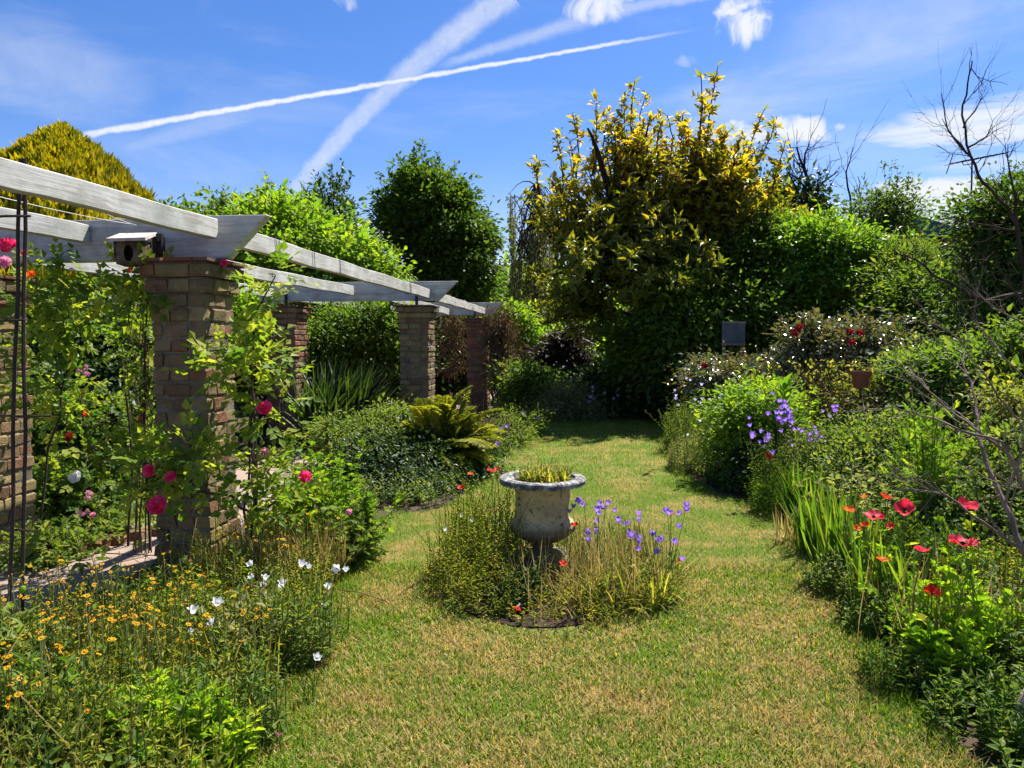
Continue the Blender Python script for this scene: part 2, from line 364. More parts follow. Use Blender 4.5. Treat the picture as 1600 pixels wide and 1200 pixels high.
M['daisy'] = petal('yellow_daisy', (.85, .38, .004), (1, .62, .01), .45)
M['dot'] = solid('poppy_centre', (.02, .03, .015), .8, .2)
def grassmat():
    m, n, o = mat_new('lawn_grass'); a = n.n('ShaderNodeAttribute', attribute_name='rnd').outputs['Fac']
    g = n.n('ShaderNodeNewGeometry').outputs['Position']
    pn = n.m('ADD', n.m('MULTIPLY', n.noise(g, 2.1, 4, .65), .68), n.m('MULTIPLY', n.noise(g, 9, 3, .6), .32))
    gy = n.dot(g, (0, 1, 0)); near = n.sstep(gy, 7, 2.6, -.075, .035)
    f = n.m('ADD', n.m('ADD', pn, near), n.m('MULTIPLY', n.m('SUBTRACT', a, .5), .34))
    straw = n.sstep(f, .49, .57)
    gr = n.ramp(a, [(0, (.07, .15, .004)), (.5, (.15, .24, .006)), (1, (.26, .34, .010))])
    st = n.ramp(a, [(0, (.20, .145, .045)), (1, (.56, .40, .16))])
    col = n.mix(straw, gr, st)
    b = n.n('ShaderNodeBsdfPrincipled'); n.put(b.inputs['Base Color'], col); b.inputs['Roughness'].default_value = .6; b.inputs['Specular IOR Level'].default_value = .2
    t = n.n('ShaderNodeBsdfTranslucent'); n.put(t.inputs[0], n.mix(1.0, col, (1.3, 1.35, .6), 'MULTIPLY'))
    mx = n.n('ShaderNodeMixShader'); mx.inputs[0].default_value = .4
    n.t.links.new(b.outputs[0], mx.inputs[1]); n.t.links.new(t.outputs[0], mx.inputs[2]); n.t.links.new(mx.outputs[0], o.inputs[0]); return m
M['grass'] = grassmat()
def groundmat(name, kind):
    m, n, o = mat_new(name); g = n.n('ShaderNodeNewGeometry').outputs['Position']; b = n.n('ShaderNodeBsdfPrincipled')
    if kind == 'lawn':
        pn = n.m('ADD', n.m('MULTIPLY', n.noise(g, 2.1, 4, .65), .68), n.m('MULTIPLY', n.noise(g, 9, 3, .6), .32))
        f = n.m('ADD', pn, n.m('MULTIPLY', n.m('SUBTRACT', n.noise(g, 160, 3, .8), .5), .5))
        c = n.mix(n.sstep(f, .45, .62), (.08, .13, .012), (.24, .18, .06)); bs = 150
    elif kind == 'soil':
        far = n.sstep(n.dot(g, (0, 1, 0)), 25, 40)
        c = n.mix(n.noise(g, 14, 6, .7), (.035, .024, .016), (.10, .07, .045)); c = n.mix(far, c, (.05, .09, .02)); bs = 40
    else:
        c = n.mix(n.sstep(n.noise(g, 5, 6, .7), .3, .7), (.36, .27, .21), (.25, .19, .155)); c = n.mix(n.sstep(n.noise(g, 60, 4, .7), .6, .75), c, (.16, .13, .10)); bs = 90
    n.put(b.inputs['Base Color'], c); b.inputs['Roughness'].default_value = .9; b.inputs['Specular IOR Level'].default_value = .15
    bp = n.n('ShaderNodeBump'); bp.inputs['Strength'].default_value = .9; bp.inputs['Distance'].default_value = .012
    n.put(bp.inputs['Height'], n.noise(g, bs, 5, .7)); n.t.links.new(bp.outputs[0], b.inputs['Normal']); n.t.links.new(b.outputs[0], o.inputs[0]); return m

# ---------------------------------------------------------------- ground, lawn, path
def inpoly(x, y, poly):
    c = np.zeros(len(x), bool); j = len(poly) - 1
    for i in range(len(poly)):
        xi, yi = poly[i]; xj, yj = poly[j]
        c ^= ((yi > y) != (yj > y)) & (x < (xj - xi) * (y - yi) / (yj - yi + 1e-12) + xi); j = i
    return c
def edge_dist(x, y, poly):
    d = np.full(len(x), 1e9); p = np.stack([x, y], 1)
    for i in range(len(poly)):
        a = np.array(poly[i]); b = np.array(poly[(i + 1) % len(poly)]); ab = b - a
        t = np.clip(((p - a) @ ab) / (ab @ ab + 1e-12), 0, 1); d = np.minimum(d, np.linalg.norm(p - a - t[:, None] * ab, axis=1))
    return d
def ring_mesh(poly, z, name, m):
    me = bpy.data.meshes.new(name); me.from_pydata([(x, y, z) for x, y in poly], [], [list(range(len(poly)))]); me.materials.append(m)
    o = bpy.data.objects.new(name, me); C.objects.link(o); return o
def smooth_poly(pts, it=2):
    p = np.array(pts)
    for _ in range(it): q = np.roll(p, -1, 0); p = np.stack([.75 * p + .25 * q, .25 * p + .75 * q], 1).reshape(-1, 2)
    return p
lawn_px = [(290, 1330), (350, 1210), (408, 1130), (475, 1020), (535, 900), (572, 830), (600, 802), (700, 800), (748, 748), (778, 708), (832, 692), (836, 654), (1046, 652), (1050, 700), (1072, 742),
           (1120, 775), (1200, 795), (1243, 830), (1272, 880), (1332, 950), (1390, 1040), (1442, 1110), (1530, 1210), (1640, 1330)]
LAWN = smooth_poly([G(*p)[:2] for p in lawn_px] + [(1.9, 1.2), (1.9, -1.5), (-1.2, -1.5), (-1.2, 1.2)])
BED = (0.23, 4.08, .70)
ground = ring_mesh([(-900, -60), (900, -60), (900, 1500), (-900, 1500)], 0, 'ground', groundmat('soil_ground', 'soil')); tag(ground, kind='structure')
lawn = ring_mesh([tuple(p) for p in LAWN], .006, 'lawn', groundmat('lawn_turf', 'lawn')); tag(lawn, kind='structure')
def lawn_grass():
    acc = Acc()
    def zone(y0, y1, dens, w, L, nseg):
        x0, x1 = (-1.6, 2.6) if y1 < 5 else (-2.2, 5)
        n = int((x1 - x0) * (y1 - y0) * dens); x = rng.uniform(x0, x1, n); y = rng.uniform(y0, y1, n)
        k = inpoly(x, y, LAWN) & (np.abs(x) < y * .82 + .35)
        bx, by, br = BED; an = np.arctan2(y - by, x - bx); rr = br * (1 + .08 * np.sin(an * 3 + 1) + .06 * np.sin(an * 7))
        k &= np.hypot(x - bx, y - by) > rr; x, y = x[k], y[k]
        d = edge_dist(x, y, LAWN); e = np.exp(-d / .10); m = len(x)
        tuft = .75 + .5 * np.sin(x * 5.3 + 2 * np.sin(y * 3.1)) * np.sin(y * 6.1 + 1.3 * np.sin(x * 4))
        LL = L * rng.uniform(.55, 1.3, m) * (1 + .9 * e) * (.85 + .25 * tuft)
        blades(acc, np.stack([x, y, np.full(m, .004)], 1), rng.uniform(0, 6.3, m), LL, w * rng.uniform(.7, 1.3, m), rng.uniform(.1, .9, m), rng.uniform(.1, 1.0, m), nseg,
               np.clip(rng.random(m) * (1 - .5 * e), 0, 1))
    zone(1.9, 3.0, 17000, .0034, .034, 2); zone(3.0, 4.4, 12000, .004, .034, 2); zone(4.4, 7, 6500, .0055, .034, 1); zone(7, 14.5, 2400, .009, .038, 1)
    o = acc.build('grass', M['grass']); tag(o, 'short mown lawn grass, green mottled with dry straw patches', 'grass', kind='stuff')
lawn_grass()

# ---------------------------------------------------------------- pergola
PA = R(7.6); V_ = np.array([math.sin(PA), math.cos(PA), 0]); U_ = np.array([math.cos(PA), -math.sin(PA), 0]); Z_ = np.array([0, 0, 1.0])
def brickmat(name, reds):
    m, n, o = mat_new(name); a = n.n('ShaderNodeAttribute', attribute_name='rnd').outputs['Fac']; tc = n.n('ShaderNodeTexCoord').outputs['Object']
    y0 = [(.27, .20, .09), (.34, .26, .11), (.21, .155, .08), (.30, .22, .11), (.24, .18, .095), (.18, .125, .07), (.27, .17, .10)]; r0 = [(.22, .09, .055), (.17, .085, .06)]
    cs = (y0 + r0) if not reds else (r0 + [(.36, .14, .07), (.27, .11, .06), (.30, .21, .11), (.24, .13, .075)])
    e = n.n('ShaderNodeValToRGB'); e.color_ramp.interpolation = 'CONSTANT'; n.put(e.inputs[0], a); el = e.color_ramp.elements
    while len(el) < len(cs): el.new(.5)
    for i, c in enumerate(cs): el[i].position = i / len(cs); el[i].color = (*c, 1)
    st = n.sstep(n.noise(tc, 9, 8, .7), .35, .7); c = n.mix(st, e.outputs[0], n.mix(1.0, e.outputs[0], (.5, .5, .48), 'MULTIPLY'))
    c = n.mix(n.sstep(n.noise(tc, 34, 6, .7), .58, .72), c, (.34, .31, .25)); c = n.mix(n.sstep(n.noise(tc, 17, 6, .7, 1.0), .62, .75, 0, .8), c, (.05, .055, .03))
    c = n.mix(n.m('MULTIPLY', n.sstep(n.noise(tc, 5, 7, .75), .3, .6), .42), c, (.20, .155, .075) if not reds else (.19, .12, .07)); b = n.n('ShaderNodeBsdfPrincipled'); n.put(b.inputs['Base Color'], c); b.inputs['Roughness'].default_value = .92; b.inputs['Specular IOR Level'].default_value = .15
    bp = n.n('ShaderNodeBump'); bp.inputs['Strength'].default_value = 1; bp.inputs['Distance'].default_value = .008
    n.put(bp.inputs['Height'], n.m('ADD', n.noise(tc, 70, 6, .7), n.noise(tc, 18, 5, .6))); n.t.links.new(bp.outputs[0], b.inputs['Normal']); n.t.links.new(b.outputs[0], o.inputs[0]); return m
M['brick'] = brickmat('stock_brick', False); M['redbrick'] = brickmat('red_brick', True)
M['mortar'] = solid('mortar', (.22, .19, .15), .95, .1, .8, 60, .45)
def paintmat():
    m, n, o = mat_new('flaking_white_paint'); tc = n.n('ShaderNodeTexCoord').outputs['Object']; uv = n.n('ShaderNodeAttribute', attribute_name='grain').outputs['Vector']
    s = n.map(uv, (2.2, 45, 45)); g = n.noise(s, 1.0, 8, .7, .4); w = n.noise(uv, 5, 5, .6)
    f = n.sstep(n.m('ADD', n.m('MULTIPLY', g, .65), n.m('MULTIPLY', w, .35)), .47, .57)
    crack = n.sstep(n.noise(n.map(uv, (1.2, 90, 90)), 1.0, 8, .75, .6), .64, .70)
    wt = n.mix(n.sstep(n.noise(tc, 7, 5), .3, .7), (.56, .55, .50), (.44, .44, .40))
    c = n.mix(f, wt, (.36, .34, .29)); c = n.mix(crack, c, (.10, .09, .075))
    c = n.mix(n.sstep(n.noise(tc, 3.3, 5, .7), .48, .7, 0, .65), c, (.25, .27, .21))
    b = n.n('ShaderNodeBsdfPrincipled'); n.put(b.inputs['Base Color'], c); b.inputs['Roughness'].default_value = .7
    bp = n.n('ShaderNodeBump'); bp.inputs['Strength'].default_value = .6; bp.inputs['Distance'].default_value = .004
    n.put(bp.inputs['Height'], n.m('SUBTRACT', g, n.m('MULTIPLY', crack, .8))); n.t.links.new(bp.outputs[0], b.inputs['Normal']); n.t.links.new(b.outputs[0], o.inputs[0]); return m
M['paint'] = paintmat()
pergola = thing('pergola', 'brick pillar pergola with flaking white painted timber beams along the left border', 'pergola', (-1.94, 4.4, 0))
def brick_box(acc, c, hx, hy, hz, a, ch=.010):
    """one brick: chamfered box with slightly uneven faces"""
    V = []; T = []
    xs = ((-1, -1), (1, -1), (1, 1), (-1, 1))
    for z, inn in ((-hz, ch), (-hz + ch, 0), (hz - ch, 0), (hz, ch)):
        for sx, sy in xs: V.append(U_ * sx * (hx - inn) + V_ * sy * (hy - inn) + Z_ * z)
    V = np.array(V) + np.asarray(c) + rng.normal(0, .0036, (16, 3))
    for i in range(3):
        for j in range(4): a0, b0 = i * 4 + j, i * 4 + (j + 1) % 4; T += [(a0, b0, b0 + 4), (a0, b0 + 4, a0 + 4)]
    T += [(12, 13, 14), (12, 14, 15), (0, 2, 1), (0, 3, 2)]; acc.add(V, T, a)
def pillar(cx, cy, w, top, mat, course=.082, corb=2, ztile=.03):
    p = thing('brick_pillar', None, None); p.parent = pergola; p.location = np.array([cx, cy, 0]) - np.array(pergola.location)
    o0 = np.array([cx, cy, 0.0]); acc = Acc(); zt = top - ztile; nc = int(round(zt / course)); ch = zt / nc; mg = .011
    for i in range(nc):
        z = (i + .5) * ch; k = i - (nc - 1 - corb); grow = .022 * max(k, 0) + (.01 if i < 2 else 0); h = w / 2 + grow + rng.normal(0, .0025)
        t = .105; L = 2 * h
        for side in range(4):
            ex, ey = (U_, V_) if side % 2 == 0 else (V_, U_); s = (-1 if side in (0, 3) else 1)
            # each side runs from one corner (inclusive) to the next (exclusive) like a pinwheel
            seg = L - t; cut = rng.uniform(.44, .56) if (i + side) % 2 else rng.uniform(.3, .36)
            parts = ((0, cut), (cut, 1.0)) if (i + side) % 2 else ((0, cut), (cut, 1 - cut * .05))
            for a0, a1 in parts:
                b0 = -h + seg * a0 + (mg / 2); b1 = -h + seg * a1 - mg / 2
                m = (b0 + b1) / 2; hx = (b1 - b0) / 2
                if side in (1, 2): m = -m
                if side in (0, 2): c = o0 + U_ * m + V_ * s * (h - t / 2) * 1
                else: c = o0 + V_ * (m if side == 1 else m) * (-1 if side == 1 else -1) + U_ * s * (h - t / 2)
                jit = rng.normal(0, .003)
                hxx, hyy = (hx, t / 2) if side in (0, 2) else (t / 2, hx)
                brick_box(acc, c + Z_ * z + (V_ if side in (0, 2) else U_) * s * jit, hxx, hyy, ch / 2 - mg / 2 + .001, rng.random())
    m2 = Acc(); core = w / 2 - .012
    box(m2, o0 + Z_ * (zt / 2), U_ * core, V_ * core, Z_ * (zt / 2 - .003))
    for k in range(1, corb + 1): box(m2, o0 + Z_ * ((nc - 1 - corb + k + .5) * ch), U_ * (core + .022 * k), V_ * (core + .022 * k), Z_ * (ch / 2 - .002 * k))
    def bb(acc_, nm, mm):
        ob = bpy.data.objects.new(nm, acc_.mesh(nm, mm, o0)); C.objects.link(ob); ob.parent = p
    bb(acc, 'brickwork', mat); bb(m2, 'mortar', M['mortar'])
    tl = Acc(); hh = w / 2 + .022 * corb + .02
    for i in range(5):
        for j in range(3):
            u0 = -hh + 2 * hh * (i + .5) / 5; v0 = -hh + 2 * hh * (j + .5) / 3
            box(tl, o0 + U_ * (u0 + rng.normal(0, .004)) + V_ * (v0 + rng.normal(0, .004)) + Z_ * (zt + .011 + rng.uniform(0, .006)), U_ * (hh / 5 - .003) * 1.0, V_ * (hh / 3 - .003), Z_ * .009)
    box(tl, o0 + Z_ * (zt + .006), U_ * (hh - .02), V_ * (hh - .02), Z_ * .007)
    bb(tl, 'tile_cap', solid('clay_tile', (.20, .07, .045), .9, .1, .8, 50, .5, c2=(.12, .09, .07)))
    return p
PT = 1.905
pil = {}
for key, (px, d, w, m) in {'A': (306, 4.42, .345, 'brick'), 'C': (653, 9.7, .40, 'brick'), 'E': (748, 14.7, .42, 'redbrick'),
                           'a': (-18, 4.85, .345, 'brick'), 'c': (450, 9.9, .42, 'redbrick'), 'e': (606, 15.0, .40, 'redbrick')}.items():
    q = P(px, 600, d); pil[key] = q; pillar(q[0], q[1], w, PT if key != 'a' else 1.85, M[m], .0885 if key in 'Aa' else .075)
def timber(name, p0, p1, w, h, chamfer=0.0, both=False):
    """squared timber between two points (centres of its ends), w thick, h high; chamfer cuts the lower end"""
    p0, p1 = np.asarray(p0, float), np.asarray(p1, float); d = nrm(p1 - p0); s = nrm(np.cross(d, Z_)); up = np.cross(s, d); L = np.linalg.norm(p1 - p0); n = 24
    V = []; gr = []; off = rng.uniform(0, 30); ph = rng.uniform(0, 6)
    for i in range(n + 1):
        t = i / n
        for a, b in ((-1, -1), (1, -1), (1, 1), (-1, 1)):
            x = t * L
            if chamfer and b < 0: x = (chamfer if both else 0) + t * (L - chamfer * (2 if both else 1))
            wv = .0025 * math.sin(x * 5 + ph) + rng.normal(0, .0008)
            V.append(p0 + d * x + s * (a * w / 2 + wv) + up * (b * h / 2 + wv)); gr.append((x + off, a * w / 2, b * h / 2 + off))
    V = np.array(V); T = []
    for i in range(n):
        for j in range(4): a0, b0 = i * 4 + j, i * 4 + (j + 1) % 4; T += [(a0, b0 + 4, b0), (a0, a0 + 4, b0 + 4)]
    b = n * 4; T += [(0, 1, 2), (0, 2, 3), (b, b + 2, b + 1), (b, b + 3, b + 2)]
    acc = Acc(); acc.add(V, T); me = acc.mesh(name, M['paint'], pergola.location)
    at = me.attributes.new('grain', 'FLOAT_VECTOR', 'POINT'); at.data.foreach_set('vector', np.array(gr, np.float32).ravel())
    o = bpy.data.objects.new(name, me); C.objects.link(o); o.parent = pergola
    bv = o.modifiers.new('soft_edge', 'BEVEL'); bv.width = .004; bv.segments = 1; bv.limit_method = 'ANGLE'
    return o
BH = .262; ZB = PT + .012 + BH / 2
# cross beams, left end to right end
def cross(left, right, z, h=BH, w=.075, ch=.27): return timber('cross_beam', (*left, z), (*right, z), w, h, ch, True)
def xy(px, d): return P(px, 500, d)[:2]
cb1 = cross(xy(-310, 4.98), xy(424, 4.40), ZB)
cb2 = cross(xy(383, 9.95), xy(716, 9.62), ZB + .045)
cb3 = cross(xy(540, 15.1), xy(789, 14.7), ZB + .045)
def rail(pa, ya, da, pb, yb, db, h=.122, w=.06):
    a = P(pa, ya, da); b = P(pb, yb, db); timber('rafter', a, b, w, h)
def rail_ext(b, a, k, h):
    A, B_ = P(*a), P(*b); timber('rafter', B_ + (A - B_) * k, B_, .06, h)
rail_ext((334, 358, 4.36), (0, 270.5, 2.93), 1.9, .117)      # right rail towards the camera
rail_ext((134, 366, 4.55), (0, 341, 3.96), 4.0, .114)           # middle rail towards the camera
rail(352, 366, 4.50, 669, 459, 9.58)             # between the first and second cross beams
rail(140, 379, 4.72, 550, 454, 9.66)
rail(-60, 385, 5.0, 425, 458, 9.8)
rail(683, 464, 9.76, 756, 486, 14.6); rail(590, 460, 9.85, 700, 487, 14.7); rail(440, 462, 9.98, 640, 487, 14.9)
def strap(px, y0, y1, d):
    acc = Acc(); a = P(px, (y0 + y1) / 2, d); hh = (y1 - y0) / 2 * d / F
    box(acc, a, U_ * .018, V_ * .012, Z_ * hh); tube(acc, [a + Z_ * (.5 * hh) - V_ * .012, a + Z_ * (.5 * hh) - V_ * .03], .012, 6)
    acc.build('iron_bracket', M['black'], pergola)
strap(651, 457, 487, 9.52); strap(447, 458, 487, 9.80); strap(742, 484, 504, 14.6); strap(250, 366, 409, 4.36)
for (a, b) in (((-60, 292, 3.4), (216, 352, 4.5)), ((100, 300, 3.3), (216, 353, 4.5)), ((565, 492, 9.6), (555, 462, 9.66))):
    acc = Acc(); tube(acc, curve(P(*a), P(*b), -.015, 6), .0022, 4); acc.build('wire', M['wire'], pergola)
ra, rb = P(352, 366, 4.50), P(669, 459, 9.58)
for tk in (.12, .13, .25, .36, .80, .81):   # ties wrapped round the rafter
    c = ra + (rb - ra) * tk; hw, hh = .037, .075; pts = [c + U_ * x * hw + Z_ * z * hh + V_ * y * .02 for x, z, y in ((-1, -1, 0), (1, -1, 1), (1, 1, 0), (-1, 1, -1), (-1, -1, 0))]; acc = Acc(); tube(acc, pts, .0025, 4); acc.build('rafter_tie', M['iron'], pergola)

# path
def path():
    acc = Acc(); pth = thing('path', None, None); tag(pth, kind='structure')
    a = (pil['A'] + pil['a']) / 2; a[2] = 0; s = -3.2
    base = Acc(); mid = a + V_ * 6; box(base, mid + Z_ * .004, U_ * .62, V_ * 11, Z_ * .012); base.build('bedding', M['mortar'], pth)
    i = 0
    while s < 14:
        L = rng.uniform(.42, .7); cut = rng.uniform(-.15, .15) if i % 2 else None
        ws = ((-.6, .6),) if cut is None and rng.random() < .3 else ((-.6, cut or .05), (cut or .05, .6))
        for w0, w1 in ws:
            c = a + V_ * (s + L / 2) + U_ * (w0 + w1) / 2
            box(acc, c + Z_ * (.018 + rng.uniform(0, .006)), U_ * ((w1 - w0) / 2 - .008), V_ * (L / 2 - .008), Z_ * .012)
        s += L; i += 1
    acc.build('paving_slabs', groundmat('paving_stone', 'path'), pth)
path()

# bird box under the first beam
def birdbox():
    c = P(208, 395, 4.28); t = thing('bird_box', 'small weathered wooden bird box fixed to the first white cross beam', 'bird box', c)
    M['oldwood'] = solid('weathered_wood', (.17, .13, .10), .9, .1, 1.0, 45, .6, vs=14); M['roofwood'] = solid('bleached_wood', (.62, .56, .5), .85, .1, .6, 60, .4, vs=16)
    u = nrm(U_ + V_ * .35); v = np.array([-u[1], u[0], 0]); a = Acc(); w, h, d = .075, .075, .09
    box(a, c + u * (w * .95), v * d, u * .007, Z_ * h * .95); box(a, c - u * (w * .95), v * d, u * .007, Z_ * h * .85)
    box(a, c + v * d * .9, u * w, v * .006, Z_ * h * .9); box(a, c - Z_ * h * .92, u * (w * .93), v * (d * .9), Z_ * .007); a.build('box_side', M['oldwood'], t)
    f = Acc(); n = 20; th = np.linspace(0, 2 * math.pi, n, endpoint=False); cc = c - v * d
    ring = [cc + u * math.cos(x) * .026 + Z_ * (math.sin(x) * .048 - .012) for x in th]
    sq = []
    for x in th:
        k = max(abs(math.cos(x)), abs(math.sin(x))); sq.append(cc + u * math.cos(x) / k * w + Z_ * math.sin(x) / k * h * .9)
    V = np.array(ring + sq + [q + v * .012 for q in ring]); T = []
    for i in range(n):
        j = (i + 1) % n; T += [(i, n + i, n + j), (i, n + j, j), (i, j, 2 * n + j), (i, 2 * n + j, 2 * n + i)]
    f.add(V, T); f.build('front_panel', M['oldwood'], t)
    r = Acc(); box(r, c + Z_ * (h + .018) - v * .01, u * (w + .03) + Z_ * .006, v * (d + .03) + Z_ * .032, Z_ * .009); r.build('roof', M['roofwood'], t)
    b = Acc(); box(b, c + u * (w + .045) + v * .09 + Z_ * .01, u * .035, v * .008, Z_ * .10); b.build('mounting_board', M['oldwood'], t)
birdbox()

# garden obelisk rods at the left edge
def support():
    b = P(12, 960, 3.3); b[2] = 0; t = thing('rose_support', 'dark rusty metal plant support with thin rods at the left edge', 'plant support', b)
    for dx, dy in ((0, 0), (.03, .05), ):
        a = Acc(); p0 = b + np.array([dx, dy, 0]); p1 = P(32 + dx * 200, 248, 3.45); tube(a, curve(p0, p1, 0, 8, .004), .009, 6); a.build('rod', M['iron'], t)
    for y, l in ((649, .20), (828, .13), (338, .06), (500, .05)):
        px = 12 + (960 - y) / 712 * 20; c = P(px, y, 3.36); a = Acc(); tube(a, curve(c - U_ * .3, c + U_ * l, 0, 4, .002), .006, 6); a.build('cross_rod', M['iron'], t)
support()

# ---------------------------------------------------------------- plants
def blobs_w(blobs):
    out = []
    for px, py, rx, ry, d in blobs: out.append((P(px, py, d), np.array([rx * d / F, rx * d / F, ry * d / F])))
    return out
def tree(name, label, cat, base, blobs, ncl, nl, tpl, ls, mat, bark='bark', crad=.3, trunk=.12, limbs=7, shell=.45, up=1.0, droop=.2, shoots=0, rosette=False,
         group=None, twig=.006, fork=.35, zmin=.05, parts=('trunk', 'crown'), shoot_len=.6, wood=True, topbias=0.0, big_twigs=1.0, core=0):
    B = blobs_w(blobs); wts = np.array([r[0] * r[2] for _, r in B]); wts = wts / wts.sum()
    base = np.asarray(base, float) if base is not None else None
    if base is None: c = B[0][0]; base = np.array([c[0], c[1], 0.0])
    t = thing(name, label, cat, base, group)
    idx = rng.choice(len(B), ncl, p=wts); dirs = nrm(rng.normal(0, 1, (ncl, 3))); dirs[:, 2] += topbias * rng.random(ncl); dirs = nrm(dirs)
    rr = (shell + (1 - shell) * rng.random(ncl)) ** .7
    rr *= 1 + .1 * rng.normal(0, 1, ncl) + .13 * np.sin(dirs[:, 0] * 5 + ncl) * np.sin(dirs[:, 2] * 6 + nl) + .1 * np.sin(dirs[:, 1] * 9 + dirs[:, 2] * 8 + nl)
    cen = np.array([B[i][0] for i in idx]); rad = np.array([B[i][1] for i in idx]); K = cen + dirs * rr[:, None] * rad
    K = K[K[:, 2] > zmin]; sz = np.mean(rad) * .55; ho = np.sin(K[:, 0] / sz * 2.6 + ncl) * np.sin(K[:, 1] / sz * 2.2 + 1) * np.sin(K[:, 2] / sz * 2.9 + nl); K = K[ho < .30]
    cc = np.average([b[0] for b in B], axis=0, weights=wts); acc = Acc(); wd = Acc()
    # wood
    pts = []
    top = cc.copy()
    if wood:
        n = 8; tr = curve(base, top, 0, n, trunk * .5, bend=rng.normal(0, trunk, 3) * np.array([1, 1, 0])); rt = np.linspace(trunk, trunk * .35, n); rt[0] *= 1.25
        tube(wd, tr, rt, 9); pts += list(tr[int(n * fork):])
        far = K[rng.choice(len(K), min(limbs * 3, len(K)), replace=False)]; far = far[np.argsort(-np.linalg.norm(far - cc, axis=1))][:limbs]
        for q in far:
            s = tr[rng.integers(int(n * fork), n - 1)]; lc = curve(s, q, rng.uniform(-.02, .12) * np.linalg.norm(q - s), 8, np.linalg.norm(q - s) * .02)
            tube(wd, lc, np.linspace(trunk * .45, trunk * .08, 8), 6); pts += list(lc[2:])
        pts = np.array(pts)
        lim = pts.copy()
        for q in K[:int(len(K) * .9)]:
            dd = np.linalg.norm(lim - q, axis=1) + .25 * np.maximum(lim[:, 2] - q[2], 0); s = lim[np.argmin(dd)]; L = np.linalg.norm(q - s)
            if L < .02: continue
            tube(wd, curve(s, q, .06 * L, 4, L * .04), np.linspace(twig * (1.5 + L * .8) * big_twigs, twig * .6, 4), 4, cap=False)
    nl = int(nl * 1.25)
    # leaves
    if rosette:
        for q in K:
            m = max(1, int(nl / 7)); o = rng.normal(0, crad, (m, 3)); c0 = q + o
            ax = nrm(nrm(q - cc) * .5 + o * .8 + np.array([0, 0, .9]) + rng.normal(0, .25, (m, 3)))
            for i in range(m):
                k = rng.integers(6, 10); az = np.arange(k) * 2 * math.pi / k + rng.uniform(0, 6) + rng.normal(0, .2, k)
                u = nrm(np.cross(ax[i], [.3, .8, .1])); w = np.cross(ax[i], u)
                dn = np.cos(az)[:, None] * u + np.sin(az)[:, None] * w; dr = dn + ax[i] * rng.uniform(.1, 1.1, (k, 1))
                leaves(acc, np.repeat(c0[i][None], k, 0) - ax[i] * rng.uniform(0, .04, (k, 1)), dr, ax[i] - dn * .4, ls * rng.uniform(.7, 1.2, k), tpl)
                if wood: tube(wd, [q * .6 + cc * .0 + c0[i] * .4 - ax[i] * .12, c0[i]], [twig, twig * .6], 4, cap=False)
    else:
        n = len(K) * nl; q = np.repeat(K, nl, 0); o = rng.normal(0, 1, (n, 3)); o *= (crad * np.repeat(rng.uniform(.6, 1.3, len(K)), nl))[:, None] * np.array([1, 1, .7])
        outw = nrm(q - cc); Dn = nrm(o) * .7 + outw * .5 + rng.normal(0, .5, (n, 3)) + np.array([0, 0, -droop]); Nn = np.array([0, 0, up]) + outw * .4 + rng.normal(0, .45, (n, 3))
        a = np.clip(np.repeat(rng.random(len(K)), nl) * .45 + rng.random(n) * .55, 0, 1); pp = q + o; k = pp[:, 2] > .01
        leaves(acc, pp[k], Dn[k], Nn[k], (ls * .84 * np.clip(np.exp(rng.normal(-.08, .36, n)), .35, 1.9))[k], tpl, a[k])
    if core:                                                               # larger leaves in dark tones only, putting the crown's inner shade into colour
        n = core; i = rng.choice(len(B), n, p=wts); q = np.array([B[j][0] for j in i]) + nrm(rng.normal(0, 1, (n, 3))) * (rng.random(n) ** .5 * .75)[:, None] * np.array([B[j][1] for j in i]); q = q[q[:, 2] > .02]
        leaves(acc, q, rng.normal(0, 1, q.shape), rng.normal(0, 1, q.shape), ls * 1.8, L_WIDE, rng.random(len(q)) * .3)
    for _ in range(shoots):                                                # shoots that break the outline
        i = rng.choice(len(B), p=wts); dv = nrm(rng.normal(0, 1, 3) + np.array([0, 0, 1.3])); s = B[i][0] + dv * B[i][1] * .88
        e = s + nrm(dv * .5 + np.array([0, 0, 1.0]) + rng.normal(0, .2, 3)) * shoot_len * rng.uniform(.5, 1.3); sh = curve(s, e, 0, 6, shoot_len * .015); tube(wd, sh, np.linspace(twig * 1.1, twig * .4, 6), 4, cap=False)
        m = 22; tt = np.sort(rng.random(m)) ** .8; p = s + (e - s) * tt[:, None] + rng.normal(0, shoot_len * .05, (m, 3))
        leaves(acc, p, rng.normal(0, 1, (m, 3)) + np.array([0, 0, .5]), np.array([0, 0, 1.0]) + rng.normal(0, .4, (m, 3)), ls * rng.uniform(.6, 1.1, m), tpl)
    if wd.n: wd.build(parts[0], M[bark], t)
    acc.build(parts[1], M[mat], t); return t

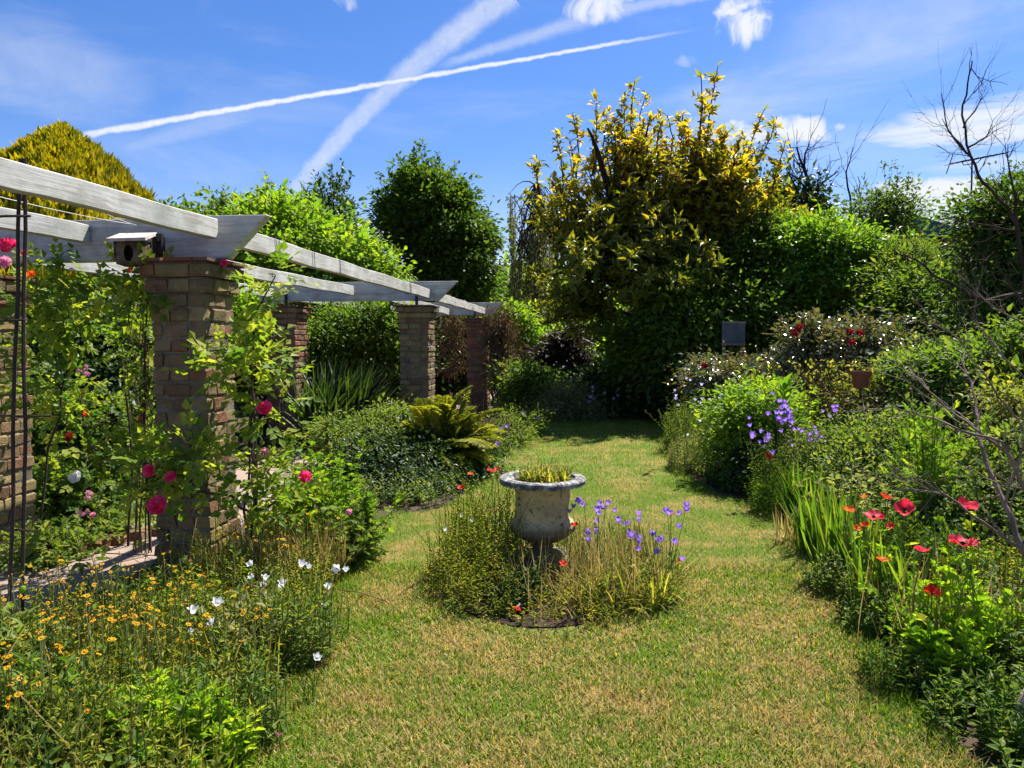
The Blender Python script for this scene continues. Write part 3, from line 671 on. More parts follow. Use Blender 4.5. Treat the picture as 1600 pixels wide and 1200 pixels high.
# golden cypress
def cypress():
    d = 13.0; c0 = P(112, 600, d); tip = P(108, 190, d)[2]; base = np.array([c0[0], c0[1], 0]); t = thing('golden_cypress', 'tall golden yellow conifer with a pointed dome behind the pergola', 'conifer tree', base)
    acc = Acc(); n = 17000; dz = rng.random(n) ** .8 * 3.9; az = rng.uniform(0, 2 * math.pi, n)
    lump = 1 + .06 * np.sin(az * 6 + dz * 3) + .06 * np.sin(az * 17 - dz * 2) + .05 * np.sin(az * 9 + dz * 11) + .03 * rng.normal(0, 1, n)
    r = np.minimum(1.27 * dz ** .72 * dz / (dz + .07), 2.5) * lump * (1 - .16 * rng.random(n) ** 2)
    sp = np.stack([base[0] + np.cos(az) * r, base[1] + np.sin(az) * r, tip - .20 - dz], 1)
    k = 7; q = np.repeat(sp, k, 0) + rng.normal(0, .035, (n * k, 3)); outd = np.repeat(np.stack([np.cos(az), np.sin(az), 0 * az], 1), k, 0)
    dn = outd * .35 + np.array([0, 0, 1.2]) + rng.normal(0, .28, (n * k, 3)); a = np.clip(np.repeat(rng.random(n), k) * .4 + rng.random(n * k) * .5 + .1, 0, 1)
    leaves(acc, q, dn, outd + rng.normal(0, .5, (n * k, 3)), rng.uniform(.10, .2, n * k), diamond(.3, .05, .02), a)
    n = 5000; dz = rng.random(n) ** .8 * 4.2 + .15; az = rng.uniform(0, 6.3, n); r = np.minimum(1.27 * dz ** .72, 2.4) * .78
    q = np.stack([base[0] + np.cos(az) * r, base[1] + np.sin(az) * r, tip - .4 - dz], 1); leaves(acc, q, rng.normal(0, 1, (n, 3)) + [0, 0, 1], rng.normal(0, 1, (n, 3)), .38, L_WIDE, 0)  # large inner leaves, all darkest green: inner shade put into colour, blocking light
    acc.build('crown', M['gold'], t); w = Acc(); tube(w, curve(base, base + Z_ * (tip - .3), 0, 6), np.linspace(.16, .02, 6), 8); w.build('trunk', M['bark'], t)
cypress()

def gb(px, d): q = P(px, 600, d); q[2] = 0; return q
T = tree
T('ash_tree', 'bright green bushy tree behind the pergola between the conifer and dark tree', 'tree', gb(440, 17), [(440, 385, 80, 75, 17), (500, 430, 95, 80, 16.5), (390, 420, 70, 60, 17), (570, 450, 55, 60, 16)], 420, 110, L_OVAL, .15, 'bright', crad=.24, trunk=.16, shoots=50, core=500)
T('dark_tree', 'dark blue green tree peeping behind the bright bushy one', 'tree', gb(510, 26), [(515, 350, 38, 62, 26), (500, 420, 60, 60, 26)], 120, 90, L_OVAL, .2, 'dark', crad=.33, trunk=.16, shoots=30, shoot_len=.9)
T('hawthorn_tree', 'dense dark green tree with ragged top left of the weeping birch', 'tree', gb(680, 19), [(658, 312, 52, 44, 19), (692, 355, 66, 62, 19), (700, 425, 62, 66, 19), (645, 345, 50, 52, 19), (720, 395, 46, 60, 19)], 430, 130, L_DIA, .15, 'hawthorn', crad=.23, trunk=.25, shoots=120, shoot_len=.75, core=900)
T('low_hedge_tree', 'low dark tree line left of the bright bushy tree', 'tree', gb(360, 30), [(350, 345, 60, 22, 30), (400, 345, 50, 28, 30), (300, 360, 60, 30, 30)], 90, 90, L_OVAL, .26, 'green', crad=.4, trunk=.16, shoots=8)
# weeping birch
def birch():
    base = gb(838, 24); t = thing('weeping_birch', 'pale weeping birch with hanging strands left of the magnolia', 'tree', base); w = Acc(); acc = Acc(); tip = P(838, 290, 24)
    tr = curve(base, tip, 0, 8, .1); tube(w, tr, np.linspace(.2, .03, 8), 7)
    for _ in range(120):
        s = tr[rng.integers(3, 8)]; e = P(rng.uniform(796, 872), rng.uniform(300, 430), 24 + rng.normal(0, .8)); tube(w, curve(s, e, .25, 5), np.linspace(.03, .008, 5), 4, cap=False)
        L = rng.uniform(.6, 2.4); m = int(26 * L); z = np.linspace(0, L, m); p = e + np.stack([rng.normal(0, .05, m), rng.normal(0, .05, m), -z], 1)
        leaves(acc, p, rng.normal(0, .5, (m, 3)) + [0, 0, -1], rng.normal(0, 1, (m, 3)), .12, L_DIA); tube(w, [e, e - [0, 0, L]], [.008, .004], 3, cap=False)
    w.build('trunk', M['bark'], t); acc.build('crown', M['birch'], t)
birch()
# magnolia
def magnolia():
    d = 13.6; base = gb(1012, d); t = thing('magnolia_tree', 'large spreading magnolia with bronze yellow leathery leaves at the lawn end', 'tree', base); w = Acc(); acc = Acc()
    fork = P(1000, 470, d)
    tube(w, [base, P(1012, 560, d), P(1008, 510, d), fork], [.22, .17, .155, .14], 10)
    mains = [[(1000, 470), (975, 420), (945, 370), (905, 320), (880, 270)], [(1000, 470), (1005, 410), (1003, 340), (1000, 270), (990, 200)], [(1000, 470), (1030, 420), (1075, 360), (1120, 300), (1160, 250)],
             [(1000, 470), (960, 440), (900, 410), (850, 360)], [(1008, 500), (960, 490), (910, 478), (860, 450)], [(1004, 440), (1060, 330), (1085, 250)], [(1010, 450), (1080, 420), (1140, 390), (1195, 345)], [(1000, 410), (955, 310), (935, 240), (918, 200)]]
    pts = []
    for m in mains:
        off = rng.uniform(-1.3, 1.3); q = np.array([P(x, y, d + off * (i / len(m))) for i, (x, y) in enumerate(m)]); q = np.concatenate([curve(q[i], q[i + 1], 0, 4, .02)[:-1] for i in range(len(q) - 1)] + [q[-1:]])
        tube(w, q, np.linspace(.10, .018, len(q)), 7); pts += list(q[2:])
    lim = np.array(pts)
    B = blobs_w([(1000, 300, 150, 120, d), (935, 345, 110, 90, d - .8), (1085, 330, 120, 100, d), (1000, 400, 165, 70, d - 1.2), (890, 430, 75, 90, d), (1130, 265, 80, 65, d), (1150, 240, 60, 50, d), (1170, 300, 60, 60, d), (985, 215, 60, 55, d), (870, 320, 45, 60, d), (1070, 230, 60, 50, d), (900, 480, 60, 60, d - .4), (1170, 330, 50, 60, d)])
    wt = np.array([r[0] * r[2] for _, r in B]); wt /= wt.sum(); K = []
    for _ in range(540):
        i = rng.choice(len(B), p=wt); v = nrm(rng.normal(0, 1, 3)); K.append(B[i][0] + v * B[i][1] * np.array([1, .7, 1]) * (rng.random() ** .38) * (1 + .07 * rng.normal()))
    K = np.array(K); rs = []; fk = P(1000, 500, d)
    for q in K:
        tgt = fk + (q - fk) * rng.uniform(.35, .62); s0 = lim[np.argmin(np.linalg.norm(lim - tgt, axis=1))]; L = np.linalg.norm(q - s0)
        c = curve(s0, q, -.02 * L, 9, .018 * L, bend=rng.normal(0, .06, 3) * L); tube(w, c, np.linspace(.010 + .010 * L, .005, 9), 5, cap=False)
        m = max(3, int(L * 7.5)); tt = np.linspace(.38, 1, m) + rng.normal(0, .02, m)
        for u in np.clip(tt, 0, 1):
            p = np.array([np.interp(u * 8, range(9), c[:, k_]) for k_ in range(3)]); ax = nrm(q - s0) + rng.normal(0, .35, 3) + [0, 0, .3]
            off = rng.normal(0, .05 + .12 * (1 - u), 3); rs.append((p + off, ax)); tube(w, [p, p + off], [.005, .003], 3, cap=False)
    sh = [(1098, 240, 1122, 98), (1085, 230, 1095, 110), (990, 215, 992, 122), (1000, 235, 1010, 140), (975, 230, 975, 150), (925, 250, 932, 152), (935, 245, 948, 172), (850, 300, 838, 238), (880, 270, 868, 200), (900, 255, 895, 172), (1160, 260, 1195, 165), (1165, 255, 1214, 178),
          (1050, 240, 1042, 175), (1030, 240, 1030, 170), (1195, 330, 1228, 215), (1185, 345, 1232, 242), (860, 330, 826, 300), (845, 350, 822, 290), (1110, 260, 1135, 205), (1065, 240, 1068, 170), (1140, 250, 1160, 200)]
    for x0, y0, x1, y1 in sh:
        dd = d + rng.normal(0, .6); a, b = P(x0, y0 + 25, dd), P(x1, y1 + 4, dd); L = np.linalg.norm(b - a); c = curve(a, b, 0, 8, .015, bend=rng.normal(0, .04, 3)); tube(w, c, np.linspace(.02, .007, 8), 5, cap=False)
        rs.append((c[-1], nrm(b - a)))
        for _ in range(int(L * 11)):
            j = rng.integers(1, 7); sd = rng.normal(0, 1, 3) * [1, 1, .3]; e = c[j] + sd * .06 + [0, 0, .05]; rs.append((e, sd * .5 + [0, 0, 1]))
    for q, ax in rs:
        ax = nrm(ax + rng.normal(0, .15, 3)); k = rng.integers(3, 8); az = np.arange(k) * 2 * math.pi / k + rng.uniform(0, 6) + rng.normal(0, .5, k); u = nrm(np.cross(ax, [.3, .8, .1])); v = np.cross(ax, u)
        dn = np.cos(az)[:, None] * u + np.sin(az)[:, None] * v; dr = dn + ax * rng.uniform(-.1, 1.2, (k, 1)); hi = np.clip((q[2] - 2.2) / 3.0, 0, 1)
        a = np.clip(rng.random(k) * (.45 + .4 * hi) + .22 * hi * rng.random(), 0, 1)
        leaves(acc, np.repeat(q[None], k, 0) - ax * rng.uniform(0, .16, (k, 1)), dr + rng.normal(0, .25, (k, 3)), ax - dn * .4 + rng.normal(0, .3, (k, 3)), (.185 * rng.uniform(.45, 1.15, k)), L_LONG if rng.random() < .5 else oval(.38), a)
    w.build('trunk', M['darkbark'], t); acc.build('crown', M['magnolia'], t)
magnolia()
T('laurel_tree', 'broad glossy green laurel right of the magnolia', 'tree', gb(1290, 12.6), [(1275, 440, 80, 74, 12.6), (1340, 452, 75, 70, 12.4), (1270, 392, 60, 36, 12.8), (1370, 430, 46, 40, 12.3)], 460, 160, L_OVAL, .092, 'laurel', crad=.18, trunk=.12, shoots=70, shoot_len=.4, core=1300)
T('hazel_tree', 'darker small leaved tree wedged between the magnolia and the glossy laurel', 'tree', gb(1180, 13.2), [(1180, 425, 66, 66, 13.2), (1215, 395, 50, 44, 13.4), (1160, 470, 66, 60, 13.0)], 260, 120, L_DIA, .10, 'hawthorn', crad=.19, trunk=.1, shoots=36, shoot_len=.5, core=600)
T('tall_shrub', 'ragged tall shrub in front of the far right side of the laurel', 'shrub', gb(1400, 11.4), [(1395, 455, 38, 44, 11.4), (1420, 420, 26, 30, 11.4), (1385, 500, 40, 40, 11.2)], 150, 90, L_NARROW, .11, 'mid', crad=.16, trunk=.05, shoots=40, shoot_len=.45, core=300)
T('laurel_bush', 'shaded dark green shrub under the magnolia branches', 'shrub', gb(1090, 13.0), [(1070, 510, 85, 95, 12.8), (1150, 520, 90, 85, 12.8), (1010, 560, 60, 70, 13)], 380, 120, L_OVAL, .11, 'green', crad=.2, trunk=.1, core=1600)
T('yellow_shrub', 'yellow leaved shrub top between magnolia and laurel', 'shrub', gb(1215, 14), [(1215, 375, 50, 34, 14), (1180, 400, 40, 40, 14)], 90, 90, L_OVAL, .13, 'yellow', crad=.18, trunk=.08, shoots=8)
T('holly_tree', 'dark evergreen behind the right edge of the magnolia', 'tree', gb(1215, 18), [(1215, 330, 42, 48, 18), (1225, 370, 60, 40, 18)], 110, 90, L_DIA, .16, 'dark', crad=.3, trunk=.15)
# bare tree
def bare(name, label, lines, twigs, tl, r0, mat, ivy=None, depth_var=.0, extra=None):
    q0 = lines[0][0]; base = P(*q0); base[2] = max(0, base[2] if base[2] > 0 else 0); base2 = base.copy(); base2[2] = 0
    t = thing(name, label, 'bare tree' if 'tree' in name else 'bare shrub', base2); w = Acc(); allp = []
    for li, ln in enumerate(lines):
        rr = ln[-1] if isinstance(ln[-1], float) else r0; pp = [p for p in ln if not isinstance(p, float)]
        q = np.array([P(*p) for p in pp]); q = np.concatenate([curve(q[i], q[i + 1], 0, 4, np.linalg.norm(q[i + 1] - q[i]) * .025)[:-1] for i in range(len(q) - 1)] + [q[-1:]])
        tube(w, q, np.linspace(rr, rr * .22, len(q)), 7)
        allp.append((q, rr))
    for q, rr in allp:
        for _ in range(int(twigs)):
            j = rng.integers(len(q) // 4, len(q) - 1); j0 = max(j - 1, 0); dr = nrm(q[j] - q[j0] + 1e-6); dv = nrm(dr + rng.normal(0, .55, 3)); L = tl * rng.uniform(.3, 1.1)
            c = curve(q[j], q[j] + dv * L + Z_ * L * .25, -.06 * L, 5, L * .03); tube(w, c, np.linspace(rr * .22, rr * .08, 5), 4, cap=False)
            for _ in range(3):
                k = rng.integers(1, 5); dv2 = nrm(dv + rng.normal(0, .6, 3)); tube(w, curve(c[k], c[k] + dv2 * L * .4, 0, 3), np.linspace(rr * .12, rr * .05, 3), 3, cap=False)
    w.build('branches', M[mat], t)
    if ivy:
        a = Acc(); K = np.array([P(*p) for p in ivy]); n = 900; q = K[rng.integers(0, len(K), n)] + rng.normal(0, .22, (n, 3)) * [1, 1, 1.6]; leaves(a, q, rng.normal(0, 1, (n, 3)), rng.normal(0, .6, (n, 3)) + [0, 0, 1], .12, L_WIDE); a.build('ivy', M['dark'], t)
    return t
bare('bare_tree', 'leafless dark tree with ivy on its trunk against the sky', [[(1270, 560, 17.), (1270, 400, 17.), (1272, 330, 17.), (1262, 280, 17.), (1245, 230, 17.), .09], [(1272, 330, 17.), (1278, 290, 17.), (1310, 268, 17.2), .05], [(1265, 300, 17.), (1235, 272, 17.), .04], [(1262, 290, 17.), (1258, 240, 17.), (1265, 225, 17.), .035],
      [(1256, 350, 17.), (1256, 320, 17.), (1228, 262, 16.8), .05], [(1325, 400, 16.5), (1330, 330, 16.5), (1322, 270, 16.5), (1330, 240, 16.5), .035], [(1335, 400, 16.5), (1345, 310, 16.5), (1340, 275, 16.5), .03]], 9, .9, .06, 'darkbark', ivy=[(1270, 345, 17.), (1271, 325, 17.), (1270, 365, 17.), (1272, 315, 17.), (1269, 395, 17.)])
T('airy_tree', 'thin airy dark tree with sky showing through right of the laurel', 'tree', gb(1395, 15), [(1390, 325, 48, 30, 15), (1360, 345, 45, 30, 15), (1385, 375, 45, 36, 15)], 150, 46, L_DIA, .095, 'hawthorn', 'darkbark', crad=.2, trunk=.09, shoots=24, shoot_len=.5)
T('elder_tree', 'tall loose tree at the right edge below the aerial', 'tree', gb(1590, 8.5), [(1570, 330, 60, 50, 8.5), (1600, 380, 80, 60, 8.5), (1562, 412, 42, 40, 8.5), (1590, 450, 90, 60, 8.3), (1640, 340, 60, 70, 8.5)], 300, 70, L_DIA, .075, 'hawthorn', 'darkbark', crad=.17, trunk=.1, shoots=30, shoot_len=.4, core=250)
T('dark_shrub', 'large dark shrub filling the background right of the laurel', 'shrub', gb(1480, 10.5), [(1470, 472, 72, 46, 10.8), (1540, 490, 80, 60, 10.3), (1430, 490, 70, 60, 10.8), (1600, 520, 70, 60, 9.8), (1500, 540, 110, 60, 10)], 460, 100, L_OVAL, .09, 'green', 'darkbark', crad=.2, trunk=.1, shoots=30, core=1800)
T('dark_shrub', 'dark shrub filling the gap between the two furthest pillars', 'shrub', gb(690, 17), [(695, 575, 44, 50, 17), (720, 530, 30, 40, 17), (650, 560, 40, 60, 17.5)], 130, 70, L_OVAL, .12, 'dark', 'darkbark', crad=.2, trunk=.05, core=500)
# far backdrop trees so the garden is closed off
k = 0
for px, py, rx, ry, d, m, lab in ((840, 470, 60, 60, 30, 'bright', 'far light green tree behind the weeping birch'), (900, 500, 90, 50, 34, 'bright', 'far light green tree seen under the magnolia limbs'), (990, 520, 90, 50, 32, 'lime', 'far sunlit tree seen through the magnolia'),
                                  (720, 500, 70, 50, 28, 'green', 'far green tree behind the end of the pergola'), (1100, 500, 90, 60, 30, 'green', 'far green tree behind the shaded shrub'), (1300, 470, 150, 60, 30, 'green', 'far green tree behind the glossy laurel'),
                                  (1500, 470, 140, 60, 34, 'green', 'far green tree behind the dark shrub'), (300, 470, 150, 90, 26, 'green', 'far green tree behind the first pergola pillar'), (60, 480, 160, 90, 24, 'dark', 'far dark tree behind the golden conifer foot'), (560, 480, 80, 70, 24, 'dark', 'far dark tree under the hawthorn side')):
    T('tree', lab, 'tree', gb(px, d), [(px, py, rx, ry, d), (px + rx * .5, py + ry * .4, rx * .7, ry * .7, d), (px - rx * .5, py + ry * .3, rx * .7, ry * .7, d)], 150, 60, L_OVAL, .3, m, crad=.45, trunk=.2, limbs=5, shoots=6, group='far trees beyond the garden', core=500)

# ---------------------------------------------------------------- houses, aerial, fence bits
def house(name, label, c, hw, hd, wall_z, roof_z, wallm, roofm, chimney=None):
    t = thing(name, label, 'house', (c[0], c[1], 0)); a = Acc(); box(a, (c[0], c[1], wall_z / 2), (hw, 0, 0), (0, hd, 0), (0, 0, wall_z / 2)); a.build('wall', wallm, t)
    r = Acc(); x0, x1, y0, y1 = c[0] - hw - .3, c[0] + hw + .3, c[1] - hd - .4, c[1] + hd + .4
    V = [(x0, y0, wall_z), (x1, y0, wall_z), (x1, y1, wall_z), (x0, y1, wall_z), (x0, c[1], roof_z), (x1, c[1], roof_z)]; V += [(x, y, z + .12) for x, y, z in V]
    T_r = [(6, 7, 11), (6, 11, 10), (8, 9, 10), (8, 10, 11), (0, 4, 3), (1, 2, 5), (0, 1, 7), (0, 7, 6), (2, 3, 9), (2, 9, 8), (0, 6, 10), (0, 10, 4), (1, 5, 11), (1, 11, 7), (3, 4, 10), (3, 10, 9), (2, 8, 11), (2, 11, 5), (0, 5, 1), (0, 4, 5), (3, 2, 5), (3, 5, 4)]
    r.add(V, T_r); ro = r.build('roof', roofm, t)
    if chimney:
        for cx in chimney:
            q = Acc(); z0 = (wall_z + roof_z) / 2; box(q, (cx, c[1], z0 + 1.2), (.5, 0, 0), (0, .4, 0), (0, 0, 1.3)); box(q, (cx, c[1], z0 + 2.52), (.58, 0, 0), (0, .48, 0), (0, 0, .09)); o = q.build('chimney', M['redbrick'], t)
            for dx in (-.25, .25): pq = Acc(); rev(pq, (cx + dx, c[1], z0 + 2.6), [(.12, 0), (.14, .05), (.11, .1), (.10, .5), (.13, .55), (.08, .56)], 10); pq.build('chimney_pot', M['redbrick'], t)
    return t
tan = solid('tan_render', (.30, .22, .14), .9, .1, .4, 20, .25); slate = solid('slate', (.10, .10, .11), .7, .3, .5, 20, .3); teal = solid('green_roofing', (.05, .13, .11), .7, .2, .4, 20, .4)
hc = P(1500, 400, 22); house('shed_house', 'low brown walled house with a green roof behind the right hand trees', (hc[0] + .9, 22), 2.2, 2.0, P(0, 366, 20)[2], P(0, 338, 22)[2], tan, teal)
hc = P(775, 450, 70); house('distant_house', 'distant house with a chimney between the dark tree and birch', (hc[0], 70), 5.5, 4, P(0, 462, 66)[2], P(0, 446, 70)[2], tan, slate, [P(785, 440, 70)[0], ])
def aerial():
    b = P(1517, 345, 20); b[2] = P(0, 352, 20)[2]; base = b.copy(); t = thing('tv_aerial', 'thin television aerial on a mast above the green roof', 'aerial', base)
    top = P(1519, 245, 20); a = Acc(); tube(a, [b, top], .025, 6); a.build('mast', M['black'], t)
    a = Acc(); L, Rr = P(1484, 256, 20), P(1572, 239, 20.6); tube(a, [L, Rr], .02, 6); a.build('boom', M['black'], t)
    dv = nrm(Rr - L); s = nrm(np.cross(dv, Z_))
    for k in np.linspace(.1, .95, 9):
        a = Acc(); c = L + (Rr - L) * k; tube(a, [c - s * .35, c + s * .35], .01, 4); a.build('element', M['black'], t)
    a = Acc(); c = L; tube(a, [c + Z_ * .25 + s * .1, c, c - Z_ * .25 - s * .1], .014, 5); a.build('reflector', M['black'], t)
    a = Acc(); tube(a, [P(1502, 252, 20), P(1506, 258, 20), P(1528, 254, 20), P(1533, 248, 20)], .014, 5); a.build('bracket', M['black'], t)
aerial()
M['fencewood'] = solid('fence_wood', (.26, .22, .19), .85, .1, .7, 40, .4)
def crate_fence():
    b = gb(808, 16.5); t = thing('slatted_fence', 'short weathered slatted wooden fence panel beyond the pergola end', 'fence', b)
    x0, x1 = P(794, 0, 16.5)[0], P(826, 0, 16.5)[0]; zt = P(0, 549, 16.5)[2]
    for i in range(6): a = Acc(); x = x0 + (x1 - x0) * (i + .5) / 6; box(a, (x, 16.5, zt / 2 + .02), (.03, 0, 0), (0, .012, 0), (0, 0, zt / 2 - .02)); a.build('slat', M['fencewood'], t)
    for z in (zt + .01, zt * .4): a = Acc(); box(a, ((x0 + x1) / 2, 16.47, z), ((x1 - x0) / 2 + .03, 0, 0), (0, .02, 0), (0, 0, .035)); a.build('rail', M['fencewood'], t)
crate_fence()
def arch():
    d = 17.0; b = gb(880, d); t = thing('garden_frame', 'grey timber garden frame glimpsed under the magnolia', 'garden frame', b); z0 = 0
    for px in (833, 903, 926): a = Acc(); q = P(px, 524 if px < 920 else 535, d); box(a, (q[0], d, q[2] / 2), (.035, 0, 0), (0, .035, 0), (0, 0, q[2] / 2)); a.build('post', M['fencewood'], t)
    for (x0, y0, x1, y1) in ((828, 525, 905, 525), (903, 538, 930, 538), (896, 522, 930, 540)): a = Acc(); tube(a, [P(x0, y0, d - .08), P(x1, y1, d - .08)], .04, 4); a.build('rail', M['fencewood'], t)
arch()
def board():
    d = 11.2; q = P(1146, 521, d); b = np.array([q[0], d, 0]); t = thing('grey_board', 'upright square grey board in front of the laurel', 'board', b)
    a = Acc(); box(a, q, (.18, 0, 0), (0, .012, 0), (0, 0, .19)); a.build('panel', solid('grey_board', (.12, .13, .15), .7, .3, .4, 30, .4), t)
    for s in (-.14, .14): a = Acc(); box(a, (q[0] + s, d + .03, q[2] / 2), (.02, 0, 0), (0, .015, 0), (0, 0, q[2] / 2)); a.build('leg', M['fencewood'], t)
    for s in (-.17, .17): a = Acc(); box(a, (q[0], d - .02, q[2] + s), (.185, 0, 0), (0, .008, 0), (0, 0, .014)); a.build('batten', M['fencewood'], t)
board()
def pot(px, py, d, h=.17):
    q = P(px, py, d); t = thing('clay_pot', 'small terracotta pot on a cane among the brown twigs', 'pot', (q[0], d, 0)); a = Acc()
    rev(a, q - [0, 0, h / 2], [(.0, 0), (.065, 0), (.085, h * .75), (.1, h * .76), (.1, h), (.088, h), (.08, h * .6)], 18); a.build('pot_body', solid('terracotta', (.30, .09, .05), .85, .2, .4, 30, .3), t)
    a = Acc(); tube(a, [(q[0], d, 0), (q[0], d, q[2])], .01, 6); a.build('cane', M['bark'], t)
pot(1345, 593, 7.0)

# ---------------------------------------------------------------- flower meshes (unit radius, facing +z)
def petal_grid(acc, az, wid, L, cup, wav, mi=0, n=5, lift=0.0, tilt=0.0, inner=0.0):
    u = np.linspace(-1, 1, n); v = np.linspace(0, 1, n); V = []
    ph = rng.uniform(0, 6)
    for vv in v:
        for uu in u:
            w = wid * (math.sin(min(vv * 1.25, 1) * math.pi / 2)) * (1 if vv < .85 else .86); r = inner + L * vv * (1 - .12 * uu * uu * vv); an = uu * w
            z = lift + cup * vv ** 1.6 + wav * vv * math.sin(uu * 4 + ph) + wav * .6 * vv * math.sin(vv * 6 + uu * 3 + ph); rr = r * math.cos(tilt * vv)
            V.append((rr * math.cos(az + an), rr * math.sin(az + an), z + r * math.sin(tilt * vv)))
    T = []
    for i in range(n - 1):
        for j in range(n - 1): a0 = i * n + j; T += [(a0, a0 + 1, a0 + n + 1), (a0, a0 + n + 1, a0 + n)]
    acc.add(V, T, rng.random(), mi)
def fl_poppy(mat, cup=.45):
    a = Acc()
    for i in range(4): petal_grid(a, i * math.pi / 2 + rng.normal(0, .1), .95, 1.0, cup, .12, lift=.02 * (i % 2), n=7)
    rev(a, (0, 0, .02), [(.0, .22), (.13, .2), (.15, .08), (.08, 0)], 8, .5, 1)
    for i in range(14): an = i * .45; tube(a, [(0, 0, .03), (.2 * math.cos(an), .2 * math.sin(an), .2)], .018, 3, .5, 1, cap=False)
    return a.mesh('poppy_flower', [M[mat], M['dot']], smooth=True)
def fl_rose(mat, nl=4):
    a = Acc()
    for k in range(nl):
        m = 4 + k; r = .35 + .65 * k / (nl - 1)
        for i in range(m): petal_grid(a, i * 2 * math.pi / m + k * .5 + rng.normal(0, .1), .65, r, .62 * (1 - k / nl) * 1.3, .10, lift=.30 - .09 * k, n=5)
    return a.mesh('rose_flower', [M[mat]], smooth=True)
def fl_bell(mat):
    a = Acc(); k = 20; th = np.linspace(0, 2 * math.pi, k, endpoint=False); V = []; pr = [(.05, 0), (.38, .12), (.55, .5), (.68, .85), (.95, 1.15)]
    for i, (r, z) in enumerate(pr):
        lob = 1 + (.22 * np.cos(5 * th) if i == 4 else .05 * np.cos(5 * th)); zz = z + (.16 * np.cos(5 * th) if i == 4 else 0)
        V.append(np.stack([r * lob * np.cos(th), r * lob * np.sin(th), zz * np.ones(k)], 1))
    V = np.concatenate(V); T = []
    for i in range(4):
        for j in range(k): a0, b0 = i * k + j, i * k + (j + 1) % k; T += [(a0, b0, b0 + k), (a0, b0 + k, a0 + k)]
    a.add(V, T, .5); rev(a, (0, 0, 0), [(.0, -.15), (.14, -.1), (.2, .1), (.1, .15)], 6, .5, 1); return a.mesh('bell_flower', [M[mat], M['stem']], smooth=True)
def fl_daisy(mat, rays=11):
    a = Acc(); rev(a, (0, 0, 0), [(0, .28), (.3, .22), (.45, .05), (.3, -.1), (0, -.2)], 8, .1, 0)
    for i in range(rays): an = i * 2 * math.pi / rays; petal_grid(a, an, .22, .75, .05, .05, n=3, inner=.3)
    return a.mesh('daisy_flower', [M[mat]], smooth=True)
def fl_many(mat, n=9):
    """a loose truss of tiny florets"""
    a = Acc()
    for _ in range(n):
        o = rng.normal(0, .45, 3); az0 = rng.uniform(0, 6); b = Acc()
        for i in range(5): petal_grid(b, az0 + i * 1.257, .5, .42, .1, .02, n=3)
        a.add(np.concatenate(b.V) + o, np.concatenate(b.T), .5)
    return a.mesh('floret_truss', [M[mat]])
FL = {'poppy_red': [fl_poppy('poppy_red', c) for c in (.35, .6)], 'poppy_pink': [fl_poppy('poppy_pink', c) for c in (.35, .55)], 'poppy_orange': [fl_poppy('poppy_orange', .45)],
      'rose_pink': [fl_rose('rose_pink') for _ in range(2)], 'rose_pale': [fl_rose('rose_pale')], 'rose_red': [fl_rose('rose_red', 3)], 'rose_white': [fl_rose('white')], 'rose_apricot': [fl_rose('poppy_orange', 3)],
      'bell': [fl_bell('bell')], 'white': [fl_bell('white')], 'pale_bell': [fl_bell('pale_bell')], 'daisy': [fl_daisy('daisy'), fl_daisy('daisy', 0)], 'pinktruss': [fl_many('rose_pale')], 'mauve': [fl_many('pale_bell', 6)]}
def flower(kind, parent, pos, r, face=None, name='flower'):
    me = FL[kind][rng.integers(len(FL[kind]))]; face = nrm(np.asarray(face if face is not None else rng.normal(0, .35, 3) + [0, -.3, 1], float))
    th = math.acos(float(np.clip(face[2], -1, 1))); az = math.atan2(face[1], face[0])
    import mathutils
    rot = (mathutils.Matrix.Rotation(az, 4, 'Z') @ mathutils.Matrix.Rotation(th, 4, 'Y') @ mathutils.Matrix.Rotation(rng.uniform(0, 6.28), 4, 'Z')).to_euler()
    return put(name, me, parent, pos, rot, r)

